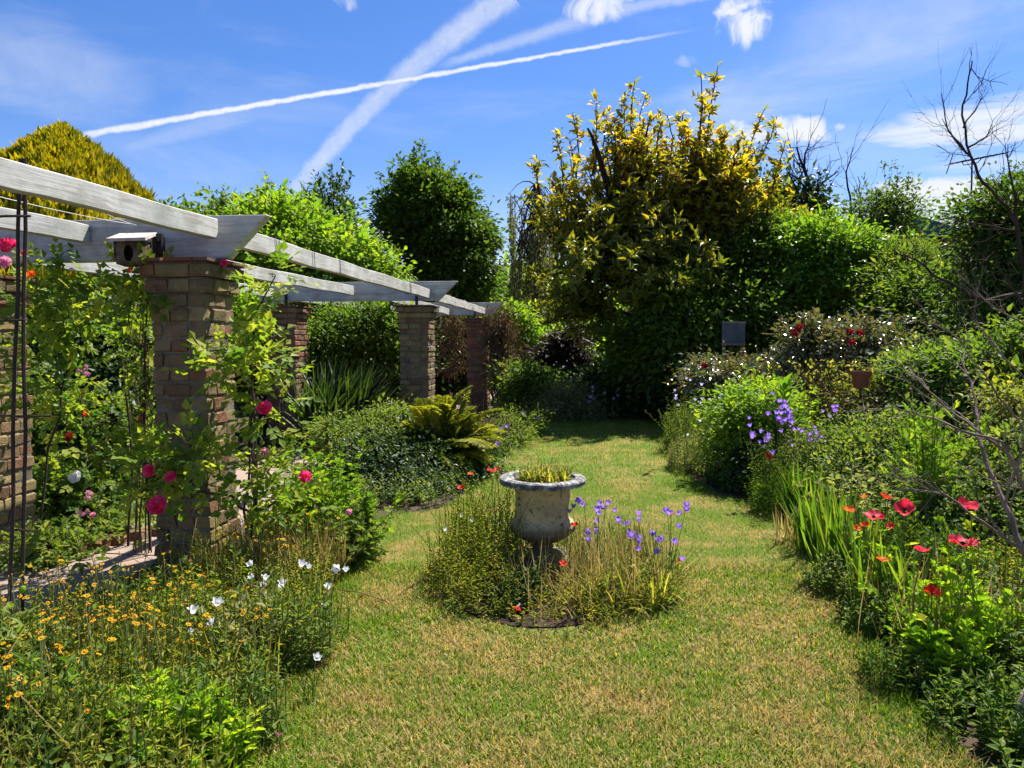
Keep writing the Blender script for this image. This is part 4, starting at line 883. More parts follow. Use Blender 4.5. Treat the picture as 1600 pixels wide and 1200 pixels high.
# ---------------------------------------------------------------- urn and its bed
def urn():
    d = 4.25; b = gb(848, d); t = thing('stone_urn', 'weathered stone urn on a stone plinth in the round flower bed of the lawn', 'urn', b)
    m, n, o = mat_new('weathered_stone'); tc = n.n('ShaderNodeTexCoord').outputs['Object']
    c = n.mix(n.sstep(n.noise(tc, 8, 8, .7), .35, .65), (.62, .48, .24), (.40, .31, .16)); c = n.mix(n.sstep(n.noise(tc, 26, 8, .75), .52, .66), c, (.075, .07, .06))
    c = n.mix(n.sstep(n.noise(n.map(tc, (22, 22, 4)), 1.0, 6, .7), .55, .7, 0, .8), c, (.09, .08, .06)); c = n.mix(n.sstep(n.noise(tc, 40, 5, .7), .64, .72), c, (.55, .53, .46))
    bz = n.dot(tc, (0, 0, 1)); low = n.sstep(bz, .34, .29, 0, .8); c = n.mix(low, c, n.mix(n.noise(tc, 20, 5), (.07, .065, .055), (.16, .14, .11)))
    bs = n.n('ShaderNodeBsdfPrincipled'); n.put(bs.inputs['Base Color'], c); bs.inputs['Roughness'].default_value = .92; bs.inputs['Specular IOR Level'].default_value = .15
    bp = n.n('ShaderNodeBump'); bp.inputs['Strength'].default_value = 1; bp.inputs['Distance'].default_value = .012
    n.put(bp.inputs['Height'], n.m('ADD', n.noise(tc, 45, 7, .7), n.m('MULTIPLY', n.noise(tc, 11, 4, .6, 1.5), 1.5))); n.t.links.new(bp.outputs[0], bs.inputs['Normal']); n.t.links.new(bs.outputs[0], o.inputs[0]); stone = m
    m, n, o = mat_new('lichened_rim'); tc = n.n('ShaderNodeTexCoord').outputs['Object']
    c = n.mix(n.sstep(n.noise(tc, 22, 8, .75), .38, .56), (.42, .41, .38), (.085, .085, .08)); c = n.mix(n.sstep(n.noise(tc, 60, 6, .7), .58, .68), c, (.03, .03, .03))
    bs = n.n('ShaderNodeBsdfPrincipled'); n.put(bs.inputs['Base Color'], c); bs.inputs['Roughness'].default_value = .95
    bp = n.n('ShaderNodeBump'); bp.inputs['Strength'].default_value = 1; bp.inputs['Distance'].default_value = .008; n.put(bp.inputs['Height'], n.noise(tc, 60, 7, .7)); n.t.links.new(bp.outputs[0], bs.inputs['Normal']); n.t.links.new(bs.outputs[0], o.inputs[0]); rimm = m
    Z = lambda y: P(848, y, d)[2]
    def lathe(nm, prof, mm, k=64, gad=None, drape=False):
        a = Acc(); th = np.linspace(0, 2 * math.pi, k, endpoint=False); V = []
        pr = []
        for i in range(len(prof) - 1):
            for s in np.linspace(0, 1, 5)[:-1]: pr.append((prof[i][0] + (prof[i + 1][0] - prof[i][0]) * s, prof[i][1] + (prof[i + 1][1] - prof[i][1]) * s))
        pr.append(prof[-1]); pr = np.array(pr)
        for r, z in pr:
            rr = r * np.ones(k)
            if gad: rr = r * (1 + gad[0] * np.abs(np.sin(th * gad[1] / 2)) * (1 if gad[2] < z < gad[3] else 0))
            if drape: rr = rr + .006 * np.sin(th * 4 + 6 * z) * np.sin((z - .42) * 30) + .005 * np.abs(np.sin(th * 6 + np.sin(z * 40)))
            V.append(np.stack([rr * np.cos(th), rr * np.sin(th), np.full(k, z)], 1))
        n_ = len(pr); i = np.arange(n_ - 1)[:, None] * k; j = np.arange(k)[None]; j2 = (j + 1) % k
        T = np.concatenate([np.stack([i + j, i + j2, i + k + j2], -1).reshape(-1, 3), np.stack([i + j, i + k + j2, i + k + j], -1).reshape(-1, 3)]); a.add(np.concatenate(V) + b, T); a.build(nm, mm, t, smooth=True)
    zr = .592; px = d / F; zb = zr - .045
    lathe('rim', [(.165, zr - .05), (.195, zr - .012), (.2, zr), (.235, zr + .004), (.257, zr - .004), (.262, zr - .014), (.252, zr - .024), (.255, zr - .034), (.235, zr - .042), (.19, zr - .046), (.172, zr - .052)], rimm)
    z1 = .285
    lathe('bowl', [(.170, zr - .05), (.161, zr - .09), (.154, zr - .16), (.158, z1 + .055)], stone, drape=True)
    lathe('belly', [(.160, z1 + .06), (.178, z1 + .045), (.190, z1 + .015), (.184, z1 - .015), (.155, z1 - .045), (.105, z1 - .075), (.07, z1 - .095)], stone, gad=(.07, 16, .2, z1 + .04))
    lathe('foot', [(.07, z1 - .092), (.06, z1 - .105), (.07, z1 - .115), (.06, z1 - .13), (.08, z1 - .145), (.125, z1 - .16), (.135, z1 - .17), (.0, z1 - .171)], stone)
    a = Acc(); box(a, b + Z_ * .085, (.155, 0, 0), (0, .155, 0), (0, 0, .030)); box(a, b + Z_ * .025, (.19, 0, 0), (0, .19, 0), (0, 0, .028)); a.build('plinth', stone, t)
    bd = Acc(); th = np.linspace(0, 2 * math.pi, 321); q = np.stack([b[0] + .252 * np.cos(th), b[1] + .252 * np.sin(th), np.full(321, zr - .031)], 1)
    tube(bd, q, .0045 + .005 * np.abs(np.sin(th * 20)), 6, cap=False); bd.build('beading', rimm, t, smooth=True)
    a = Acc(); rev(a, b + Z_ * (zr - .03), [(0, .012), (.1, .01), (.19, 0)], 20); a.build('soil', M['soil'], t)
    pl = thing('urn_plants', 'tufts of green weeds and grass growing in the stone urn', 'plants', b + Z_ * (zr - .02)); a = Acc()
    n = 260; an = rng.uniform(0, 6.3, n); r = .15 * np.sqrt(rng.random(n)); B = np.stack([b[0] + r * np.cos(an) + .01, b[1] + r * np.sin(an), np.full(n, zr - .025)], 1)
    blades(a, B, rng.uniform(0, 6.3, n), rng.uniform(.05, .12, n), .010, rng.uniform(.1, .8, n), rng.uniform(.1, .8, n), 3)
    sprouts(a, B[:60], rng.uniform(.03, .09, 60), .3, 7, .035, L_OVAL, stem_w=.003); a.build('leaves', M['wild'], pl)
    a = Acc(); sprouts(a, B[60:72], rng.uniform(.1, .17, 12), .15, 5, .012, L_DIA, stem_w=.003); a.build('seed_stems', M['dry'], pl)
urn()

# generic clump: sprouts in a disc, plus optional flowers on taller stems
def disc(c, rx, ry, n, edge=.5):
    an = rng.uniform(0, 2 * math.pi, n); r = rng.random(n) ** edge; return np.stack([c[0] + rx * r * np.cos(an), c[1] + ry * r * np.sin(an), np.zeros(n)], 1)
def clump(name, label, cat, c, rx, ry, n, h, m, ls, tpl, mat, up=.35, lean=.25, fl=None, nf=0, fr=.02, fh=None, per=1, group=None, hv=.3, dome=.4, face=None, stem_w=.004, stemmat='stem', droop=0., spread=1.0):
    c = np.asarray(c, float); t = thing(name, label, cat, (c[0], c[1], 0), group); a = Acc(); B = disc(c, rx, ry, n)
    rr = np.hypot((B[:, 0] - c[0]) / rx, (B[:, 1] - c[1]) / ry); hh = h * (1 - dome * rr ** 2) * rng.uniform(1 - hv, 1 + hv * .5, n)
    tops = sprouts(a, B, hh, lean, m, ls, tpl, up, stem_w, droop=droop); a.build('foliage', M[mat], t)
    if nf:
        s = Acc(); B = disc(c, rx * spread, ry * spread, nf); fh = fh or h * 1.15
        for q in B:
            hh = fh * rng.uniform(.6, 1.1); e = q + np.array([rng.normal(0, .12) * hh, rng.normal(0, .12) * hh, hh]); tube(s, curve(q, e, 0, 5, .004), np.linspace(.003, .0016, 5), 4, cap=False)
            for i in range(per):
                p = e + (rng.normal(0, 1, 3) * fr * 1.6 * [1, 1, 1.2] if i else 0) - [0, 0, i * fr * .8]; flower(fl if not isinstance(fl, (list, tuple)) else fl[rng.integers(len(fl))], t, p, fr * rng.uniform(.75, 1.15), face)
        s.build('stems', M[stemmat], t)
    return t
def at(px, py): return G(px, py)

def stuffmass(name, label, poly, dens, h, m, ls, tpl, mat, up=.35, cat='undergrowth', lean=.3, hfun=None, stem_w=.004):
    x0, y0 = np.min(poly, 0); x1, y1 = np.max(poly, 0); n = int((x1 - x0) * (y1 - y0) * dens); x = rng.uniform(x0, x1, n); y = rng.uniform(y0, y1, n); k = inpoly(x, y, poly); x, y = x[k], y[k]
    B = np.stack([x, y, 0 * x], 1); hh = h * rng.uniform(.45, 1.2, len(x)); 
    if hfun is not None: hh = hh * hfun(x, y)
    a = Acc(); sprouts(a, B, hh, lean, m, ls, tpl, up, stem_w); o = a.build(name, M[mat]); tag(o, label, cat, kind='stuff'); return o
def straw_tuft(label, c, rx, ry, n, L, w=.004, mat='dry', lean=.25, bend=.5):
    t = thing('dry_grass_tuft', label, 'dry grass', (c[0], c[1], 0)); a = Acc(); blades(a, disc(c, rx, ry, n), rng.uniform(0, 6.3, n), L * rng.uniform(.6, 1.15, n), w, np.abs(rng.normal(0, lean, n)), rng.uniform(0, bend, n), 4); a.build('blades', M[mat], t)
# ---- bed around the urn
bx, by, br = BED
def dirt(name, poly, z=.008): o = ring_mesh(poly, z, name, M['soil']); tag(o, kind='structure'); return o
bed = dirt('flower_bed', [(bx + br * .93 * math.cos(a) * (1 + .08 * math.sin(a * 3 + 1)), by + br * .93 * math.sin(a) * (1 + .08 * math.sin(a * 3 + 1))) for a in np.linspace(0, 2 * math.pi, 40, endpoint=False)], .012)
clump('grey_leaf_plant', 'pale green leafy plant on the left side of the urn', 'plant', (bx - .42, by + .05), .30, .44, 170, .50, 16, .042, L_NARROW, 'wild', fl='white', nf=5, fr=.018, fh=.34)
clump('meadow_grass', 'yellow green weeds left behind the urn', 'plant', (bx - .38, by + .38), .26, .27, 120, .60, 18, .035, L_DIA, 'wild', lean=.25)
clump('weed_clump', 'low green weeds at the front left of the urn bed', 'plant', (bx - .40, by - .32), .24, .24, 80, .24, 11, .045, L_NARROW, 'wild')
clump('leafy_weed', 'leafy green weeds at the front rim of the urn bed', 'plant', (bx + .05, by - .50), .34, .2, 60, .13, 9, .045, L_NARROW, 'wild')
clump('leafy_weed', 'dark leafy rosette below the urn on its left', 'plant', (bx - .2, by - .3), .15, .2, 50, .22, 7, .09, L_LONG, 'dark')
clump('leafy_weed', 'green weeds at the right rim of the urn bed', 'plant', (bx + .42, by - .28), .27, .25, 70, .22, 9, .05, L_OVAL, 'wild')
clump('low_foliage', 'soft green foliage right behind the urn', 'plant', (bx + .3, by + .35), .35, .26, 110, .28, 12, .035, L_NARROW, 'wild')
straw_tuft('straw coloured dead stalks in front of the urn', (bx + .05, by - .35), .4, .3, 130, .36)
straw_tuft('dry upright stalks right of the urn', (bx + .34, by - .05), .3, .32, 300, .42)
straw_tuft('pale dry grass against the left of the urn bowl', (bx - .12, by + .32), .1, .12, 80, .55, lean=.1, bend=.2)
an_ = np.linspace(0, 2 * math.pi, 40, endpoint=False)
stuffmass('bed_edge_weeds', 'low weeds and long grass around the rim of the urn bed', np.array([(bx + br * 1.1 * (1 + .08 * math.sin(a * 3 + 1)) * math.cos(a), by + br * 1.1 * (1 + .08 * math.sin(a * 3 + 1)) * math.sin(a)) for a in an_]), 150, .20, 10, .04, L_NARROW, 'wild', lean=.7, hfun=lambda x, y: .35 + 1.1 * np.abs(np.sin(x * 9 + 1) * np.sin(y * 8)) + .25 * (x < bx - .2))
straw_tuft('straw stems flopping over the rim of the urn bed', (bx + .02, by - .05), .66, .62, 260, .34, .004, 'dry', .8, .9)
t = thing('iris_clump', 'arching strap leaved clump at the right of the urn bed', 'plant', (bx + .35, by - .3, 0)); a = Acc(); n = 420; blades(a, disc((bx + .34, by - .27), .3, .26, n), rng.uniform(0, 6.3, n), rng.uniform(.15, .34, n), .008, rng.uniform(.1, .8, n), rng.uniform(.3, 1.5, n), 5); a.build('leaves', M['wild'], t)
clump('bellflower_clump', 'violet bellflowers on tall stems right of the urn', 'flowers', (bx + .44, by + .0), .3, .36, 70, .34, 9, .05, L_THIN, 'blade', fl='bell', nf=15, fr=.020, fh=.43, per=3)
def poppy(label, px, py, d, kind, r, leafy=0, face=None, name='poppy'):
    q = P(px, py, d); b = np.array([q[0] + rng.normal(0, .03), q[1] + abs(rng.normal(0, .03)), 0]); t = thing(name, label, 'poppy', b, 'poppies in the flower beds'); s = Acc(); q = q.copy()
    tube(s, curve(b, q - Z_ * .003, 0, 7, .003, bend=rng.normal(0, .025, 3) * [1, 1, 0]), np.linspace(.0038, .0022, 7), 5); s.build('stem', M['stem'], t); flower(kind, t, q, r, face if face is not None else rng.normal(0, .22, 3) + [0, -.28, 1])
    if leafy:
        a = Acc(); m = leafy; tt = rng.uniform(.05, .75, m); az = rng.uniform(0, 6.3, m); p = b + (q - b) * tt[:, None]; leaves(a, p, np.stack([np.cos(az), np.sin(az), rng.uniform(.1, .7, m)], 1), np.array([0, 0, 1.]) + rng.normal(0, .3, (m, 3)), rng.uniform(.07, .15, m), L_PALM, None); a.build('leaves', M['lime'], t)
for i, (px, py, d, k, r, lab) in enumerate([(735, 741, 4.9, 'poppy_orange', .022, 'orange red poppy left of the pair beside the urn rim'), (766, 736, 4.75, 'poppy_red', .026, 'scarlet poppy left one of the pair by the urn rim'), (777, 734, 4.7, 'poppy_red', .026, 'scarlet poppy touching the left urn rim'),
        (720, 762, 4.5, 'poppy_red', .022, 'small scarlet poppy furthest left of the urn'), (897, 822, 4.05, 'poppy_red', .026, 'scarlet poppy against the right side of the urn belly'), (880, 881, 3.75, 'poppy_red', .024, 'scarlet poppy in front of the urn plinth'),
        (808, 952, 3.5, 'poppy_red', .020, 'small red poppy low at the front of the urn bed'), (1048, 802, 4.55, 'poppy_red', .022, 'red poppy standing alone above the violet bellflowers'), (1062, 877, 4.1, 'poppy_orange', .016, 'tiny fading orange poppy right of the bellflowers'), (748, 866, 4.2, 'poppy_orange', .012, 'tiny orange poppy low on the left of the urn')]):
    poppy(lab, px, py, d, k, r)
# fallen dry stalks
def stalk(label, p):
    b = G(*p[0]); t = thing('dry_stalk', label, 'dry stalk', b); a = Acc(); q = np.array([G(x, y, z) for x, y, z in [(u[0], u[1], .02 + .02 * i) for i, u in enumerate(p)]]); tube(a, q, np.linspace(.004, .002, len(q)), 5)
    for _ in range(10): j = rng.integers(1, len(q)); tube(a, [q[j], q[j] + rng.normal(0, .05, 3) * [1, 1, .3] + [0, 0, .01]], [.0015, .001], 3, cap=False)
    a.build('stem', M['dry'], t)
stalk('dry flower stalk lying on the lawn right of the urn bed', [(1010, 940), (1060, 952), (1110, 962), (1190, 976)]); stalk('dry bent stalks lying on grass by the left border', [(520, 920), (560, 925), (600, 938), (640, 965)])
stalk('thin dry stalks on grass beside the right border', [(1330, 955), (1290, 940), (1240, 930)])

for lab, px, py, mt in (('dry curled leaf lying on the lawn beyond the urn', 1012, 738, 'dry'), ('second dry fallen leaf touching the curled one on the lawn', 1004, 744, 'drybrown'), ('small pale leaf on the lawn left of the far end', 818, 716, 'dry'), ('fallen pink petal on grass at the lower left', 428, 1152, 'rose_pale')):
    q = G(px, py, .04); t = thing('fallen_petal' if 'petal' in lab else 'fallen_leaf', lab, 'petal' if 'petal' in lab else 'leaf', (q[0], q[1], .03)); a = Acc(); leaves(a, [q, q + [.004, .003, .006]], [[1, .2, .15], [.9, -.4, .3]], [[0, -.4, 1], [.3, -.6, 1]], np.array([.085, .06]) * (.4 if 'petal' in lab else 1), oval(.45, .25, .3)); a.build('blade', M[mt], t)
# ---- left border, front
LB = np.array([G(*p)[:2] for p in [(350, 1215), (405, 1130), (470, 1025), (530, 905), (560, 850), (470, 850), (330, 900), (280, 925), (200, 960), (60, 1010), (-60, 1040), (-300, 1250), (-200, 1500), (330, 1400)]])
lbd = edge_dist
stuffmass('undergrowth', 'tangled thin leaved wild undergrowth of the left front border', LB, 230, .32, 13, .05, L_NARROW, 'wild', lean=.4)
stuffmass('dry_stems', 'brown dead stalks mixed into the left front border', LB, 90, .34, 7, .03, L_THIN, 'dry', lean=.5)
stuffmass('undergrowth', 'scattered broad leaved seedlings in the left front border', LB, 60, .26, 9, .075, L_OVAL, 'green', lean=.35)
stuffmass('undergrowth', 'low small leaved weeds covering the left front border', LB, 260, .16, 9, .035, L_OVAL, 'mid', lean=.35)
o = Acc(); x = rng.uniform(LB[:, 0].min(), LB[:, 0].max(), 4200); y = rng.uniform(LB[:, 1].min(), LB[:, 1].max(), 4200); k = inpoly(x, y, LB); x, y = x[k], y[k]; n = len(x)
blades(o, np.stack([x, y, 0 * x], 1), rng.uniform(0, 6.3, n), rng.uniform(.12, .34, n), .0045, np.abs(rng.normal(0, .45, n)), rng.uniform(0, 1.0, n), 4, rng.random(n)); tag(o.build('tall_grass', M['wild']), 'long thin grass blades through the left front border', 'grass', kind='stuff')
yel = [(330, 905, 'by the foot of the first brick pillar'), (400, 900, 'right of the first brick pillar foot'), (250, 985, 'behind the white flowers'), (90, 1010, 'at the left edge beside the path'), (140, 1090, 'at the lower left, thick with blooms'), (30, 1170, 'in the bottom left corner'),
       (300, 1060, 'in front of the pillar foot'), (460, 870, 'under the mallow leaves'), (40, 990, 'nearest the plant support foot'), (200, 1040, 'in the middle of the left border')]
for px, py, w in yel: clump('yellow_daisy_plant', 'wiry plant with small yellow orange button flowers ' + w, 'flowers', at(px, py + 40), .28, .24, 26, .30, 16, .03, L_FEATH, 'wild', fl='daisy', nf=28, fr=.009, fh=.40, per=2, group='yellow button daisies in the left border', stem_w=.003)
for px, py, w in [(330, 1000, 'in a cluster mid border'), (515, 925, 'overhanging the lawn edge'), (400, 925, 'behind the yellow daisies'), (470, 900, 'low beside the mallow')]:
    clump('white_bellflower', 'white bellflowers ' + w, 'flowers', at(px, py + 70), .12, .1, 14, .25, 9, .05, L_THIN, 'green', fl='white', nf=2, fr=.020, fh=.30, per=2, group='white bellflowers in the left border')
clump('white_bellflower', 'single white flower at the lawn edge in the lower left', 'flowers', at(486, 1100), .03, .03, 5, .14, 7, .04, L_THIN, 'green', fl='white', nf=1, fr=.022, fh=.18, group='white bellflowers in the left border')
for px, py, w, m, l, tp, s, h in [(370, 1130, 'beside the lower lawn edge', 'mid', 50, L_NARROW, .06, .3), (250, 1150, 'at the bottom of the photo left of the lawn', 'green', 32, L_ROSE, .09, .24), (230, 1160, 'at the bottom in the left border', 'lime', 40, L_PALM, .08, .25), (290, 1180, 'with sunlit lobed leaves near the bottom', 'lime', 45, L_PALM3, .08, .28),
                       (455, 1010, 'narrow leaved beside the lawn', 'mid', 110, L_NARROW, .06, .32), (60, 1140, 'in the lower left corner', 'green', 60, L_LONG, .12, .3), (5, 1060, 'at the left edge with long leaves', 'mid', 50, L_LONG, .14, .34), (390, 1010, 'in the middle of the border, pale', 'grey', 50, L_LONG, .09, .3),
                       (190, 960, 'beside the path edge', 'green', 55, L_OVAL, .06, .28), (280, 960, 'bright, before the first pillar', 'bright', 50, L_OVAL, .055, .3), (150, 1190, 'feathery, at the bottom edge', 'mid', 70, L_FEATH, .09, .25)]:
    clump('leafy_perennial', 'leafy green plant ' + w, 'plant', at(px, py + 25), .2, .17, l, h, 11, s, tp, m)
t = thing('poppy_bud', 'drooping green poppy bud on a hooked stem at the left edge', 'flower bud', gb(20, 3.0)); a = Acc(); q = P(35, 915, 3.0); b = np.array(t.location)
tube(a, [b, P(12, 960, 3.0), P(14, 915, 3.0), P(22, 903, 3.0), P(33, 904, 3.0), q], .0028, 5); a.build('stem', M['stem'], t); a = Acc(); rev(a, q - Z_ * .018, [(0, -.018), (.010, -.012), (.014, 0), (.010, .014), (0, .02)], 10); a.build('bud', M['lime'], t, smooth=True)
t = thing('broad_leaf_sprig', 'dark rounded leaves on a stem against the sunny path', 'plant', gb(165, 3.3)); a = Acc(); b = np.array(t.location); s = Acc()
tube(s, [b, P(150, 960, 3.3), P(165, 900, 3.3)], .003, 5)
for px, py, an in ((180, 893, .2), (125, 930, 2.9), (160, 920, .3), (180, 915, .2), (140, 940, 4.), (175, 945, -.5), (110, 935, 3.)): q = P(px, py, 3.3); leaves(a, [q - np.array([math.cos(an), 0, 0]) * .035], [[math.cos(an), .1, .2]], [[0, -.5, 1]], .075, L_WIDE); tube(s, [P(160, 925, 3.3), q], .0018, 4)
a.build('leaves', M['dark'], t); s.build('stem', M['stem'], t)

# ---- climbing roses and pillar planting
def rose(label, base, canes, clus, nl, flowers, mat='rose', crad=.12, ls=.11, name='climbing_rose', tpl=L_ROSE, cat='climbing rose', r0=.009, bark='bark', kind=None):
    t = thing(name, label, cat, base); w = Acc(); a = Acc(); pts = []
    for cn in canes:
        q = np.array([P(*p) for p in cn]); q = np.concatenate([curve(q[i], q[i + 1], 0, 4, .012)[:-1] for i in range(len(q) - 1)] + [q[-1:]]); tube(w, q, np.linspace(r0, r0 * .4, len(q)), 5); pts += list(q)
    pts = np.array(pts)
    for px, py, rx, ry, d, n in clus:
        c = P(px, py, d); rad = np.array([rx, rx, ry]) * d / F
        for _ in range(n):
            q = c + rng.normal(0, .5, 3) * rad; s = pts[np.argmin(np.linalg.norm(pts - q, axis=1))]; L = np.linalg.norm(q - s); tube(w, curve(s, q, .08 * L, 4, .006), np.linspace(.004, .0018, 4), 3, cap=False)
            m = nl; o = rng.normal(0, crad * .6, (m, 3)); leaves(a, q + o, nrm(o) + rng.normal(0, .4, (m, 3)) + [0, -.1, .1], np.array([0, -.15, 1.0]) + rng.normal(0, .45, (m, 3)), ls * rng.uniform(.7, 1.2, m), tpl)
    w.build('stems', M[bark], t); a.build('foliage', M[mat], t)
    for k, px, py, d, r in flowers: flower(k, t, P(px, py, d), r, rng.normal(0, .2, 3) + [0, -1, .45])
    return t
rose('climbing rose with pink blooms up the right side of the first brick pillar', gb(388, 4.25), [[(392, 880, 4.2), (398, 780, 4.2), (392, 690, 4.25), (392, 600, 4.25), (395, 560, 4.2), (420, 540, 4.2)], [(385, 870, 4.2), (388, 760, 4.15), (396, 640, 4.2), (365, 560, 4.15)], [(398, 860, 4.2), (402, 740, 4.2), (398, 650, 4.3), (440, 620, 4.3)], [(392, 800, 4.2), (340, 772, 4.0), (270, 760, 3.9), (240, 745, 3.9)], [(400, 800, 4.2), (450, 770, 4.1)],
      [(395, 560, 4.25), (404, 480, 4.35), (430, 432, 4.4)]],
     [(392, 552, 34, 18, 4.15, 8), (350, 578, 16, 12, 4.05, 3), (402, 590, 26, 16, 4.2, 5), (436, 642, 22, 10, 4.2, 4), (300, 712, 60, 12, 3.9, 9), (250, 748, 34, 16, 3.9, 6), (335, 738, 50, 10, 3.95, 5), (430, 770, 36, 36, 4.1, 10), (425, 432, 16, 10, 4.4, 3)], 7,
     [('rose_pink', 414, 638, 4.05, .045), ('rose_pink', 477, 745, 3.95, .038), ('rose_pale', 412, 707, 4.1, .03), ('rose_pink', 247, 790, 3.7, .055), ('rose_pink', 268, 746, 3.7, .034), ('rose_pink', 233, 736, 3.7, .036), ('rose_pink', 350, 412, 4.3, .028), ('rose_pale', 545, 800, 4.3, .02)])
rose('yellow green climbing rose spilling between the two front pillars', gb(120, 4.9), [[(60, 880, 4.6), (75, 700, 4.6), (110, 560, 4.7), (100, 450, 4.7)], [(200, 860, 4.7), (205, 700, 4.7), (190, 560, 4.7), (215, 440, 4.5)], [(235, 860, 4.5), (225, 650, 4.5), (230, 480, 4.5)]],
     [(80, 455, 40, 20, 4.5, 10), (95, 510, 44, 30, 4.6, 12), (185, 478, 26, 12, 4.4, 6), (232, 452, 16, 9, 4.3, 3), (150, 440, 14, 10, 4.4, 2), (85, 620, 30, 60, 4.8, 10), (215, 560, 14, 50, 4.6, 5), (45, 560, 20, 60, 4.6, 6)], 7,
     [('rose_pink', 15, 385, 4.0, .05), ('rose_pale', 8, 410, 4.0, .04), ('rose_pink', 38, 395, 4.0, .018), ('rose_apricot', 50, 430, 4.1, .025), ('rose_apricot', 205, 422, 4.2, .02)])
rose('dense twining stems with small leaves on the left of the first pillar', gb(225, 4.6), [[(222 + i * 5, 870, 4.55), (226 + i * 3, 700, 4.5), (215 + i * 6, 560, 4.5), (225 + i * 3, 450, 4.5)] for i in range(-3, 4)], [(225, 620, 22, 120, 4.5, 30)], 5, [], 'rose', .06, .05, 'twining_vine', L_DIA, 'vine', .005, 'drybrown')
rose('rambling rose with dark pink blooms deep behind the path', gb(140, 5.6), [[(150, 880, 5.6), (140, 700, 5.6), (120, 600, 5.6)]], [(110, 650, 50, 50, 5.7, 16), (160, 720, 80, 50, 5.6, 34), (60, 620, 40, 40, 5.7, 8), (190, 660, 30, 50, 5.8, 12), (110, 770, 60, 40, 5.5, 20)], 8, [('pinktruss', 132, 576, 5.4, .05), ('rose_apricot', 136, 647, 5.4, .028), ('rose_red', 110, 683, 5.3, .035), ('rose_white', 118, 745, 5.2, .05), ('pinktruss', 138, 775, 5.0, .04), ('pinktruss', 128, 800, 5.0, .035), ('rose_pale', 146, 805, 5.0, .024), ('rose_red', 220, 655, 5.4, .025), ('rose_red', 238, 662, 5.4, .022)], 'green', .12, .09)
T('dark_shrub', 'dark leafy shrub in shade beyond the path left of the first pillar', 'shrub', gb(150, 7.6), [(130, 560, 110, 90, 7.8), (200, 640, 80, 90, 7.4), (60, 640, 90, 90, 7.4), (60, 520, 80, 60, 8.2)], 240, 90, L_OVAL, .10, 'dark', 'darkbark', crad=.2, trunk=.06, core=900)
T('green_shrub', 'leafy green shrub spilling over the far side of the path', 'shrub', gb(200, 5.6), [(180, 790, 70, 40, 5.6), (110, 820, 70, 30, 5.3), (225, 760, 40, 40, 5.8), (60, 790, 60, 40, 5.5)], 110, 60, L_OVAL, .075, 'green', crad=.12, trunk=.02, limbs=4, parts=('stems', 'foliage'))
T('broad_leaf_plant', 'sunlit broad pale green leaves sprawling on the path edge', 'plant', gb(130, 4.7), [(140, 838, 55, 16, 4.75), (190, 826, 50, 15, 5.0), (80, 855, 45, 16, 4.5), (50, 870, 40, 16, 4.3)], 60, 22, L_PALM3, .085, 'mid', crad=.09, trunk=.01, limbs=3, parts=('stems', 'foliage'))
# low brick edging at the foot of the left pillar
t = thing('brick_edging', 'low broken red brick edging between the left pillar and path', 'brick edging', gb(60, 4.45)); a = Acc(); b = np.array(t.location)
for i in range(7): brick_box(a, b + np.array([.08 * i, .11 * i, .045]) + rng.normal(0, .006, 3), .10, .05, .04, rng.random())
a.build('bricks', M['redbrick'], t)
# mallow
clump('mallow_plant', 'mallow with broad sunlit lobed leaves at the lawn corner', 'plant', (P(490, 800, 4.6)[0], 4.65), .42, .34, 80, .72, 15, .105, L_PALM, 'bright', up=.3, dome=.5)
clump('mallow_plant', 'lower mallow with pale leaves nearest the lawn corner', 'plant', (P(535, 840, 4.35)[0], 4.4), .2, .2, 34, .42, 10, .11, L_PALM, 'mid', up=.3, dome=.5)
straw_tuft('dry brown grass stalks below the mallow', (P(470, 860, 4.2)[0], 4.1), .3, .24, 380, .38, .004, 'dry')
straw_tuft('tangle of dry stems at the foot of the pillar rose', (P(400, 860, 4.2)[0], 4.1), .16, .16, 160, .34, .004, 'drybrown')
# ---- planting between the pillars, mid distance
t = thing('strap_leaf_clump', 'tall clump of dark green sword leaves between the pergola pillars', 'plant', gb(520, 9.2)); a = Acc(); n = 900; c = gb(520, 9.2); blades(a, disc(c, .42, .35, n), rng.normal(.35, 1.1, n), rng.uniform(.7, 1.35, n), .03, np.abs(rng.normal(.3, .25, n)), rng.uniform(.1, .9, n), 5); a.build('leaves', M['dark'], t)
T('climbing_rose', 'dark climbing rose foliage with orange tints on the far pergola pillar', 'climbing rose', gb(560, 10.8), [(540, 520, 60, 45, 10.8), (595, 500, 40, 25, 10.8), (580, 550, 60, 50, 11)], 190, 70, L_DIA, .08, 'green', 'darkbark', crad=.15, trunk=.03, parts=('stems', 'foliage'), core=300)
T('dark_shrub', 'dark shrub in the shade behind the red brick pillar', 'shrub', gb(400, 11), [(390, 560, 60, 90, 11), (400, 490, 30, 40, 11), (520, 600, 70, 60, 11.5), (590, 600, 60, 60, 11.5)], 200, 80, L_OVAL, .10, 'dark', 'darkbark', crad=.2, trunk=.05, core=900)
T('green_shrub', 'yellow green bush behind the first pillar beside the rose', 'shrub', gb(395, 7.0), [(386, 505, 10, 26, 7.2), (382, 470, 9, 16, 7.2)], 26, 40, L_OVAL, .055, 'lime', crad=.09, trunk=.02, parts=('stems', 'foliage'))
T('vine', 'dry brown dead vine hanging over the furthest right pillar', 'vine', gb(775, 14.3), [(782, 560, 13, 70, 14.3), (778, 510, 10, 26, 14.3), (790, 610, 16, 44, 14.3), (708, 530, 10, 50, 15.2)], 170, 60, L_NARROW, .09, 'drybrown', 'bark', crad=.13, trunk=.03, droop=1.2, parts=('stems', 'foliage'), zmin=.3)
